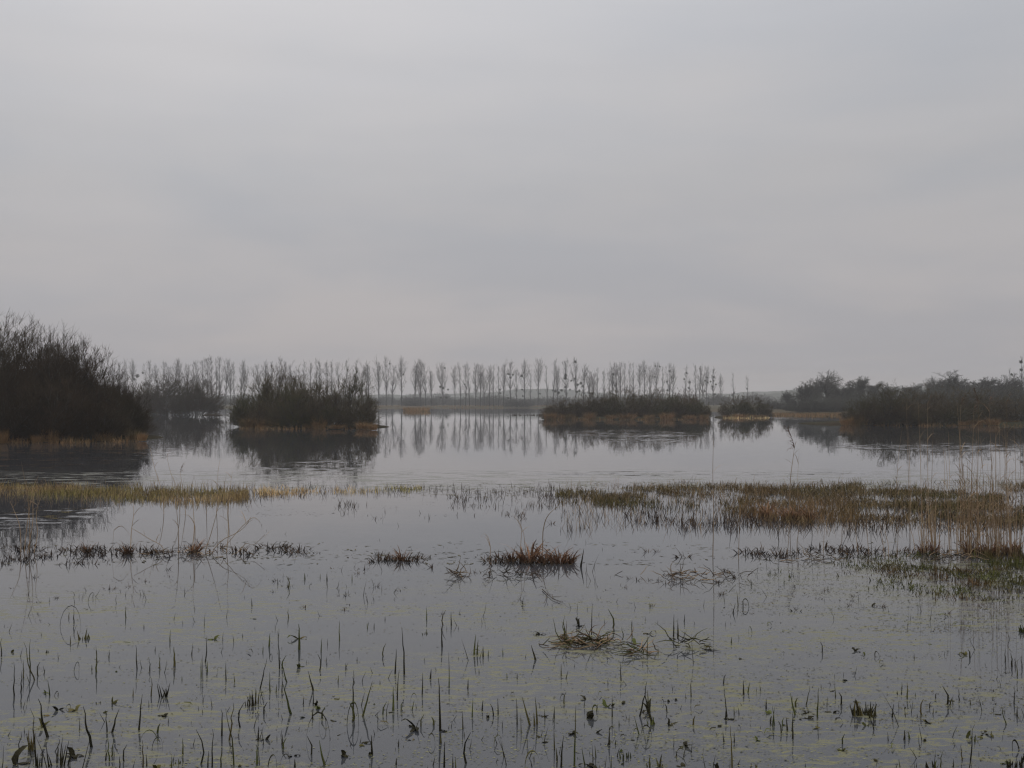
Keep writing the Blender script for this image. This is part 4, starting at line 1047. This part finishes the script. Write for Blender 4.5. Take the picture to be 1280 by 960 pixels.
tall = [(1117, 650, 535, 6, None, 'tall thin reed leaning right over the tip of the right thicket'),
        (1137, 655, 505, -4, None, 'tall reed left of the twin tall reeds'),
        (1139, 652, 540, 4, None, 'shorter reed crossing the tall one left of the twin reeds'),
        (1152, 660, 500, 1, None, 'left of the twin tall straight reeds'),
        (1161, 660, 504, 2, 2, 'right of the twin tall straight reeds, with a small plume'),
        (1163, 655, 525, -1, None, 'thin reed close beside the twin tall reeds'),
        (1182, 650, 560, 0, None, 'shorter reed in the gap after the twin tall reeds'),
        (1200, 688, 506, 1, 0, 'plumed reed at the left side of the dense right reeds'),
        (1208, 688, 500, -1, None, 'leafless tall reed beside the left plumed reed'),
        (1215, 688, 515, 10, 0, 'leaning plumed reed in the dense right reeds'),
        (1222, 689, 500, 4, 1, 'tallest plumed reed of the dense right reeds'),
        (1246, 689, 505, 2, 0, 'plumed reed before the picture edge reeds'),
        (1252, 690, 530, -4, None, 'thick dark reed stem in the dense right reeds'),
        (1258, 690, 502, 2, 2, 'slim plumed reed near the picture edge'),
        (1276, 690, 560, 1, None, 'reed standing at the picture edge')]
for i, (x, yb, yt, ln, pl, lb) in enumerate(tall): rreed(x, yb, yt, ln, lb, pl, 2, 0.0052, 130 + i)
def rdesc(yt, ln, mid):
    return ('tall' if yt < mid - 12 else 'short' if yt > mid + 12 else 'medium') + (' left leaning' if ln < -2.5 else ' right leaning' if ln > 2.5 else ' upright')
for i in range(26):
    x = rr.choice([rr.gauss(1155, 3), rr.gauss(1168, 3)]); yt = rr.uniform(612, 650); ln = rr.uniform(-10, 8); rreed(x, rr.uniform(686, 692), yt, ln,
        rdesc(yt, ln, 632) + ' reed stem in the ' + ('left' if x < 1161 else 'right') + ' half of the isolated reed bundle', None, 1, 0.005, 160 + i)
for i in range(115):
    x = rr.choice([rr.gauss(1210, 11), rr.gauss(1238, 14), rr.uniform(1185, 1290), rr.uniform(1195, 1290)]); yt = rr.choice([rr.uniform(520, 600), rr.uniform(580, 645), rr.uniform(600, 650)])
    ln = rr.uniform(-6, 7); rreed(x, rr.uniform(684, 696), yt, ln, rdesc(yt, ln, 600) + ' tan reed in the ' + ('left fringe' if x < 1205 else 'left half' if x < 1228 else 'middle' if x < 1245 else 'right half' if x < 1265 else 'edge-of-picture side') + ' of the dense right reed stand', None, rr.choice([1, 2, 2, 3]), 0.0047, 200 + i)
for i in range(12):
    x = rr.uniform(1290, 1420); rreed(x, rr.uniform(684, 696), rr.uniform(520, 640), rr.uniform(-6, 7), 'tan reed beyond the right picture edge', None, 1, 0.0036, 300 + i)

# ================================================================== drift raft of dead blades
print('raft, shoots')
rg = np.random.default_rng(8)
def raft(px0, px1, y0, y1, n, label, seed, mats=('stub', 'green', 'tan')):
    rg = np.random.default_rng(seed)
    c = np.array(ground((px0 + px1) / 2, (y0 + y1) / 2)); o = empty('drift_raft', tuple(c)); tag(o, label, 'plant debris', 'drifted blade heaps')
    for j, mk in enumerate(mats):
        k = n // len(mats); px = rg.normal((px0 + px1) / 2, (px1 - px0) / 5, k); y = rg.normal((y0 + y1) / 2, (y1 - y0) / 4.5, k)
        S = np.array([ground(a, b) for a, b in zip(px, y)]) - c; S[:, 2] = rg.uniform(0.0, 0.05, k)
        a = rg.normal(0, .75, k) + np.where(rg.uniform(0, 1, k) > .5, math.pi, 0)
        D = np.stack([np.cos(a), np.sin(a) * .6, rg.uniform(-.05, .9, k)], -1)
        P, _ = grow(S, D, rg.uniform(.06, .24, k), 1, 1, 4, .3, -0.1, rg)
        P[:, :, 2] = np.maximum(P[:, :, 2], 0.006)
        for q in range(k):
            g = Geo(); g.tubes(P[q:q + 1], np.array([[.8, 1, .9, .6, .2]]) * .0046, 3)
            mobj('dead_stalk', g.mesh('dead_stalk', M[mk]), o)
raft(690, 790, 800, 812, 90, 'wide raft of drifted dead blades in the middle of the near water', 1)
raft(700, 722, 798, 812, 30, 'upright knot of blades at the left end of the drift raft', 2)
raft(780, 826, 812, 822, 26, 'smaller drift heap touching the right end of the raft', 3)
raft(842, 866, 804, 812, 14, 'small dark knot of blades right of the drift raft', 4, ('dark', 'green'))
raft(866, 900, 808, 813, 8, 'thin scatter of blades trailing from the dark knot', 5, ('dark', 'green'))
raft(780, 960, 716, 728, 44, 'long loose drift of dead stems below the single tall reed', 6, ('stub', 'tan'))
raft(560, 590, 715, 726, 26, 'reddish drift heap left below the central clump', 7, ('rust', 'stub'))
raft(600, 690, 715, 726, 26, 'scattered drift stems below the central clump', 8, ('stub', 'dark'))
raft(835, 860, 716, 728, 20, 'brown drift knot at the foot of the forked stub', 9, ('rust', 'stub'))
raft(150, 330, 690, 697, 46, 'drift of broken reeds along the left stem line', 10, ('stub', 'tan'))
raft(1130, 1260, 690, 705, 60, 'trampled dead stems among the right reed feet', 11, ('stub', 'tan', 'dark'))
raft(960, 1080, 694, 704, 40, 'loose drift of stems at the foot of the apart standing reeds', 12, ('stub', 'rust'))

# ================================================================== near shoots, traced one by one
def shoot(px, yb, hpx, kind='s', green=None, thick=1.0, seed=0):
    """s straight, l / r leaning, k kinked, o loop, b blob leaf, h lying leaf, c cluster"""
    rg = np.random.default_rng(seed * 13 + 5); rd = random.Random(seed * 31 + 7)
    Y = D_of(yb); p = np.array(ground(px, yb)); H = hpx / FPX * Y
    if green is None: green = rd.random() < 0.45
    mt = M['green'] if green else M['dark']
    g = Geo(); w = 0.006 * thick * (Y / 8) ** 0.35
    t = np.linspace(0, 1, 7)
    def blade(pts, ws, k=3): g.tubes(np.array(pts)[None], np.array(ws)[None], k)
    if kind in 'slr':
        ln = {'s': rd.gauss(0, .04), 'l': -.32, 'r': .32}[kind]; cv = rd.gauss(0, .05)
        blade([[H * (ln * q + cv * q * q), H * .08 * rd.gauss(0, 1) * q, -0.03 + (H + .03) * q] for q in t], w * (1 - .85 * t ** 1.4))
    elif kind == 'k':
        sgn = rd.choice([-1, 1]); kt = rd.uniform(.4, .65)
        pts = [[sgn * H * .12 * q / kt, 0, -0.03 + H * q] if q <= kt else [sgn * H * (.12 - .55 * (q - kt)), H * .1 * (q - kt), H * q] for q in t]
        blade(pts, w * 1.2 * (1 - .8 * t ** 1.4))
    elif kind == 'o':
        rad = H / 2; sgn = rd.choice([-1, 1])
        a = np.linspace(-0.5, math.pi * rd.uniform(1.0, 1.35), 12)
        asp = rd.uniform(.5, 1.1)
        blade([[sgn * rad * asp * (1 - math.cos(q)), 0.02 * math.sin(q), max(-.03, H * math.sin(q))] for q in a], w * .8 * (1 - .6 * np.linspace(0, 1, 12)), 3)
    elif kind == 'b':
        n = 5; S = np.zeros((n, 3)); S[:, 2] = -0.01; a = rg.uniform(0, 6.28, n)
        D = np.stack([np.cos(a) * .7, np.sin(a) * .4, rg.uniform(.6, 1.4, n)], -1)
        P, _ = grow(S, D, H * rg.uniform(.7, 1.3, n), 1, 1, 4, .3, -.45, rg)
        P[:, :, 2] = np.maximum(P[:, :, 2], -.02)
        g.ribbons(P, np.broadcast_to(np.array([.5, 1, 1.2, .9, .2])[None] * w * 1.5, (n, 5)), rg, ang=rg.normal(0, .5, n))
    elif kind == 'h':
        L = H * 2.4; s_ = rd.choice([-1, 1])
        P = np.array([[[0, 0, .004], [s_ * L * .3, .01, .03], [s_ * L * .7, .03, .022], [s_ * L, .02, .008]]])
        g.ribbons(P, np.array([[.5, 1.1, 1.4, .1]]) * w * 1.6, rg, ang=np.array([math.pi / 2]))
    elif kind == 'c':
        n = rd.randint(5, 9); S = np.stack([rg.normal(0, .02, n), rg.normal(0, .02, n), np.full(n, -.03)], -1)
        D = np.stack([rg.normal(0, .16, n), rg.normal(0, .12, n), np.ones(n)], -1)
        P, _ = grow(S, D, H * rg.uniform(.45, 1.1, n), 1, 1, 4, .05, 0, rg)
        g.tubes(P, np.broadcast_to((1 - .85 * np.linspace(0, 1, 5) ** 1.4)[None] * w * 1.1, (n, 5)), 3)
    size = 'tall' if H > .17 else ('short' if H < .07 else 'medium')
    colr = 'olive green' if green else 'dark'
    form = {'s': 'upright rush blade', 'l': 'rush blade leaning left', 'r': 'rush blade leaning right', 'k': 'kinked rush blade', 'o': 'blade bent into a loop',
            'b': 'curled leaf tuft', 'h': 'leaf lying flat', 'c': 'bunch of blades'}[kind]
    if thick > 1.6: form = 'broad ' + form.replace('standing ', '').replace('bent into a loop', 'looped over')
    xz = ('by the left edge' if px < 110 else 'below the looping reeds' if px < 330 else 'left of centre' if px < 480 else
          'left of the raft' if px < 680 else 'level with the drift raft' if px < 830 else 'right of the raft' if px < 1010 else 'in the right foreground' if px < 1160 else 'by the right edge')
    yz = 'nearest the camera' if yb > 895 else ('in the near water' if yb > 830 else 'in mid water' if yb > 765 else 'below the stem line')
    nm = {'b': 'leaf_tuft', 'h': 'drifting_leaf', 'c': 'rush_bunch'}.get(kind, 'rush_shoot')
    lab = f'{size} {colr} {form} {yz}, {xz}'
    if len(lab.split()) > 16: lab = lab.replace('leaning left', 'leftward').replace('leaning right', 'rightward').replace('lying flat', '').replace('  ', ' ').replace('rush blade', 'blade')
    o = mobj(nm, g.mesh(nm, mt)); o.location = p
    tag(o, lab, 'leaf' if kind in 'bh' else 'rush', 'blades and leaves standing in the near water')
# (x, y base, height) in quarter pixels of four tiles starting at (ox, 720)
tiles = {
 0: "72 600 170 s;105 580 110 s;120 510 90 s;150 480 160 s;178 520 190 l;194 500 70 k;482 480 110 s 1.3;250 598 80 s;370 478 45 o;685 465 120 s;748 475 60 s;800 460 70 s;850 330 60 s;873 450 95 s 1.8;"
    "1025 430 130 s;1005 505 90 s;1038 480 60 s;1130 520 90 s;755 600 90 s;820 603 95 c;565 640 45 b;815 700 40 b 1.3;695 770 180 s 1.3;245 805 185 l 1.9;465 855 200 l 1.8;555 782 115 r 1.5;535 780 110 s;"
    "180 950 290 s;150 870 130 c;190 955 120 c;75 945 120 b 2;85 930 150 s;300 945 150 c;290 900 90 s;375 900 80 b 1.8;550 925 130 s;530 920 60 s;560 900 90 s;598 958 60 s;625 925 80 k;715 955 140 s;735 950 60 s;"
    "915 890 80 s 1.2;1000 940 170 k;1060 955 190 s;1108 800 140 s 1.2;1145 820 190 s 1.2;1170 945 290 s;1250 650 95 c;1275 640 90 c;1205 755 120 k;1105 955 110 s;1040 955 80 s;790 865 90 o;760 860 50 o;1170 905 50 o;900 655 25 h;"
    "1265 385 15 h;60 380 22 b;440 130 45 o;630 210 60 s;370 235 70 s;345 210 30 s;300 250 100 o;8 400 90 s;230 185 8 b;410 318 20 r;352 340 40 s;775 375 20 s;720 260 20 s;665 600 40 s;910 520 20 s;1175 530 35 s;350 665 20 o;230 595 20 s;290 600 20 o;"
    "860 955 60 s;1200 955 30 b;105 640 30 s;1260 150 40 s;1265 215 20 b;1213 305 18 s;640 330 30 b;655 405 18 b;545 410 40 s;580 480 18 b;460 470 25 s;520 480 10 b;360 550 15 b",
 1: "15 562 150 r;65 352 65 s 1.5;118 465 200 s;137 462 65 k;160 530 110 l;215 368 130 s 2;35 382 32 s;163 210 50 s;325 380 70 s;315 472 80 k;418 322 100 s;292 572 95 l 1.4;285 640 60 s;283 715 50 s 1.2;485 680 210 s 1.2;527 700 170 r 1.4;"
    "695 485 120 s 1.3;741 492 235 s 1.3;707 620 150 s;640 402 65 k;645 220 18 s;853 218 60 s;938 245 75 k;977 246 66 s 1.2;930 353 105 s 1.4;1015 192 20 b;1090 392 100 s 1.6;1105 392 70 s 1.4;1135 402 50 s 1.4;1075 386 20 h;1160 400 30 s;"
    "830 592 110 s;870 514 50 s 1.5;965 555 100 s;1058 562 50 s 1.2;1115 484 20 s;685 672 115 s 1.7;640 690 60 k;180 690 150 l 1.7;920 772 265 s 1.6;945 772 60 b;1035 765 90 s;1080 702 90 s;1130 672 50 s 1.3;1160 702 40 b;1210 692 80 s;1180 700 60 k;"
    "800 762 90 b 1.5;830 750 60 k;370 825 140 o 1.6;350 760 60 o;455 745 110 o 2.2;480 725 90 k 1.8;410 790 30 b 1.5;580 892 100 s 1.6;570 895 25 b;130 842 50 s 1.3;270 892 90 k;350 945 120 l 1.6;60 955 55 o 1.5;170 955 60 o;195 955 40 s 1.6;1055 935 150 k 1.3;"
    "940 955 130 s 1.3;985 955 60 s;1000 955 50 s;700 942 32 s 1.5;710 852 40 s;895 842 50 o 1.5;925 835 50 s 1.5;1190 850 50 o;235 642 40 s;605 752 25 h;585 642 12 b;1235 392 30 s;730 670 40 k;660 680 40 b;45 690 60 k;20 620 35 o;130 582 80 s;100 580 40 s;"
    "70 580 100 s;80 412 20 o;450 470 35 s;570 955 20 s;770 650 60 o;1220 400 12 b;505 425 20 s;410 530 35 s;620 540 20 s;175 955 30 b;880 945 40 r;915 925 20 s;1040 800 20 s;1255 510 25 s;775 670 50 r;10 820 70 s 1.4;5 940 100 s 1.4;245 15 30 s 1.5;355 20 30 s 1.5;"
    "110 40 30 s;160 60 60 k;320 10 20 s;480 20 30 s;610 20 15 b;495 118 10 b;590 260 25 s;558 260 25 s",
 2: "265 300 70 s 1.3;335 250 50 b;397 292 155 s;500 257 90 k 1.4;600 300 80 s;807 302 110 s 1.3;832 302 60 s;860 230 40 s;122 420 75 l 1.7;25 742 130 s;95 745 145 l 1.5;112 745 60 s 1.6;125 740 135 s 1.4;150 705 40 b;165 715 50 s;210 712 58 s 1.3;"
    "212 870 115 s;225 920 60 s 1.4;245 955 165 s 1.3;310 948 300 s 1.2;632 700 175 r 1.3;640 790 90 l;680 662 90 s 1.3;705 735 150 l 2;690 680 80 b;500 705 110 s;500 650 30 b;485 842 90 s 1.4;515 795 40 o;385 710 50 b 2.2;400 690 40 o 2;320 662 50 b;"
    "265 640 60 k;240 630 35 o;350 660 20 b;780 742 60 b;770 680 40 k;910 745 45 k 1.5;1075 705 145 s;1085 720 40 b;1100 955 200 s 1.2;895 602 90 s;1158 592 70 s 1.5;1175 582 50 r 1.3;1145 575 15 b;1270 662 50 s 1.4;822 902 25 s 1.3;555 915 35 s 1.4;495 955 60 s;"
    "720 950 60 c 1.6;735 930 40 r 1.6;65 955 75 o 1.7;370 945 90 l;385 930 30 b;420 905 60 s;545 522 90 s;780 630 20 b;820 622 18 b;955 670 18 h;1195 48 30 s 1.3;1130 145 70 s;1155 160 40 s;1185 155 40 o 1.5;1200 285 30 o;1100 185 50 r;1095 335 30 s 1.4;1148 322 15 b;"
    "1060 160 15 b;945 625 8 b;1228 580 12 b;730 385 25 s 1.3;675 400 95 s;570 820 12 h;535 750 30 s;430 600 10 h;1110 690 40 s;1135 690 30 s;1130 770 20 o;1060 830 50 s;1110 830 50 s;1035 785 20 h;1260 790 20 h;870 890 18 h;700 810 60 o 1.4;640 815 50 o;770 835 15 s;"
    "95 848 10 b;760 640 20 o;690 955 60 s;690 160 30 s;660 920 20 s;550 940 20 b;520 900 40 r;110 925 25 s;25 515 30 s;265 512 40 r;245 500 60 s;170 450 8 b;135 540 10 b;480 540 20 s;270 680 10 s;825 955 20 b;540 880 20 b;15 605 10 h",
 3: "140 692 110 l 1.5;185 642 90 r;245 705 150 s 1.3;200 690 50 b;22 752 100 s;32 745 95 s;15 740 40 k;97 772 65 s 1.5;122 812 130 s 1.3;75 750 40 k;160 715 20 b;435 692 90 c 1.6;455 692 100 c 1.6;490 692 90 c 1.6;515 700 90 c 1.5;535 770 60 l;535 405 25 o 1.4;335 605 65 s;"
    "360 642 60 k 1.4;335 575 35 b;265 560 20 s;618 705 65 s 1.4;668 562 30 s;695 612 80 s 1.3;648 592 20 s;890 642 90 k 1.4;915 642 30 k;770 692 75 k 1.3;800 730 40 b;680 818 50 s 1.8;707 812 35 s 1.8;600 822 40 s;1218 452 65 s 1.6;1185 432 70 s;955 622 60 s;"
    "1195 742 90 l;1245 702 50 s 1.4;730 412 28 s;1010 922 180 s;1000 690 12 b;820 955 60 c 1.8;700 955 20 c;1230 955 60 c 1.8;1200 940 40 b 1.5;1255 870 45 o 2;1060 560 15 b 1.4;840 610 25 k;790 575 10 b;1095 610 10 b;1013 640 30 s;945 775 18 b 1.4;1115 800 25 s 1.6;"
    "1095 780 20 b;1110 885 10 b;1140 940 20 b;1020 830 20 b;1075 790 15 b;185 955 20 s;925 955 40 s;860 955 80 s;660 955 40 s;740 955 20 s;970 920 80 s;615 865 12 h;375 735 15 h;890 205 12 h;555 440 12 h;810 660 30 k;820 690 30 r;685 660 25 b;1230 640 80 s;1245 500 80 s;"
    "1270 460 60 s;1235 450 40 s;1265 955 90 c 1.5;1180 940 30 b;80 40 30 s;300 70 20 s;520 150 35 b;925 640 30 s;440 560 10 b;245 510 10 b;120 640 40 s;20 250 10 h;665 590 30 s;735 600 20 s;480 830 8 b;910 700 10 b"}
sd_ = 0
for tl, s in tiles.items():
    for e in s.split(';'):
        q = e.split()
        if len(q) < 4: continue
        sd_ += 1
        shoot(tl * 320 + float(q[0]) / 4, min(720 + float(q[1]) / 4, 968), float(q[2]) / 4, q[3], None, float(q[4]) if len(q) > 4 else 1.0, sd_)
rk = random.Random(55)
for i in range(95):
    cxp = rk.choice([60, 170, 330, 420, 520, 700, 760, 830, 900, 1010, 1060, 1180, 1240]); x = rk.gauss(cxp, 38); y = rk.choice([rk.uniform(870, 962), rk.uniform(780, 962)])
    if -20 < x < 1300: shoot(x, y, rk.uniform(6, 17), rk.choice('bbbbkc'), rk.random() < .6, rk.uniform(.9, 1.5), 900 + i)
rf = np.random.default_rng(12)
# many hair-thin sprigs too small to tell apart
k = 1700
y = np.concatenate([rf.uniform(706, 975, 1200), rf.uniform(650, 780, 500)]); px = rf.uniform(-60, 1340, k); Y = CAMH * FPX / (y - HOR)
kp = 1.5 * vnoise((px - CX) / FPX * Y, Y, .5, .5, 71) + rf.normal(0, .4, k) > 0.1; px, Y = px[kp], Y[kp]; k = len(px)
S = np.stack([(px - CX) / FPX * Y, Y, np.full(k, -.02)], -1)
P, _ = grow(S, np.stack([rf.normal(0, .25, k), rf.normal(0, .25, k), np.ones(k)], -1), rf.exponential(.04, k) + .015, 1, 1, 2, .1, 0, rf)
g = Geo(); g.tubes(P, np.broadcast_to(np.array([1, .7, .15])[None] * .0034, (k, 3)), 3)
tag(mobj('water_sprigs', g.mesh('water_sprigs', M['dark'])), 'hair thin short sprigs dotted all over the near water', 'rush', kind='stuff')

# ================================================================== air
hz = bpy.data.materials.new('haze_air'); hz.use_nodes = True; t = hz.node_tree; t.nodes.clear()
pv = N(t, 'ShaderNodeVolumePrincipled'); pv.inputs['Color'].default_value = (0.96, 0.945, 0.935, 1); pv.inputs['Density'].default_value = 0.0006
ot = N(t, 'ShaderNodeOutputMaterial'); t.links.new(pv.outputs[0], ot.inputs['Volume'])
x, y0, y1, z0, z1 = HAZE_X, HAZE_Y0, HAZE_Y1, -3.5, 30.0
Vh = np.array([[-x, y0, z0], [x, y0, z0], [x, y1, z0], [-x, y1, z0], [-x, y0, z1], [x, y0, z1], [x, y1, z1], [-x, y1, z1]])
Fh = np.array([[0, 3, 2, 1], [4, 5, 6, 7], [0, 1, 5, 4], [1, 2, 6, 5], [2, 3, 7, 6], [3, 0, 4, 7]])
tag(mobj('haze', raw_mesh('haze', Vh, Fh, hz)), 'thin pale winter haze over the water', kind='stuff')
tr = sum(len(m.loops) - 2 * len(m.polygons) for m in bpy.data.meshes)
print('unique tris', tr, 'objects', len(bpy.data.objects))
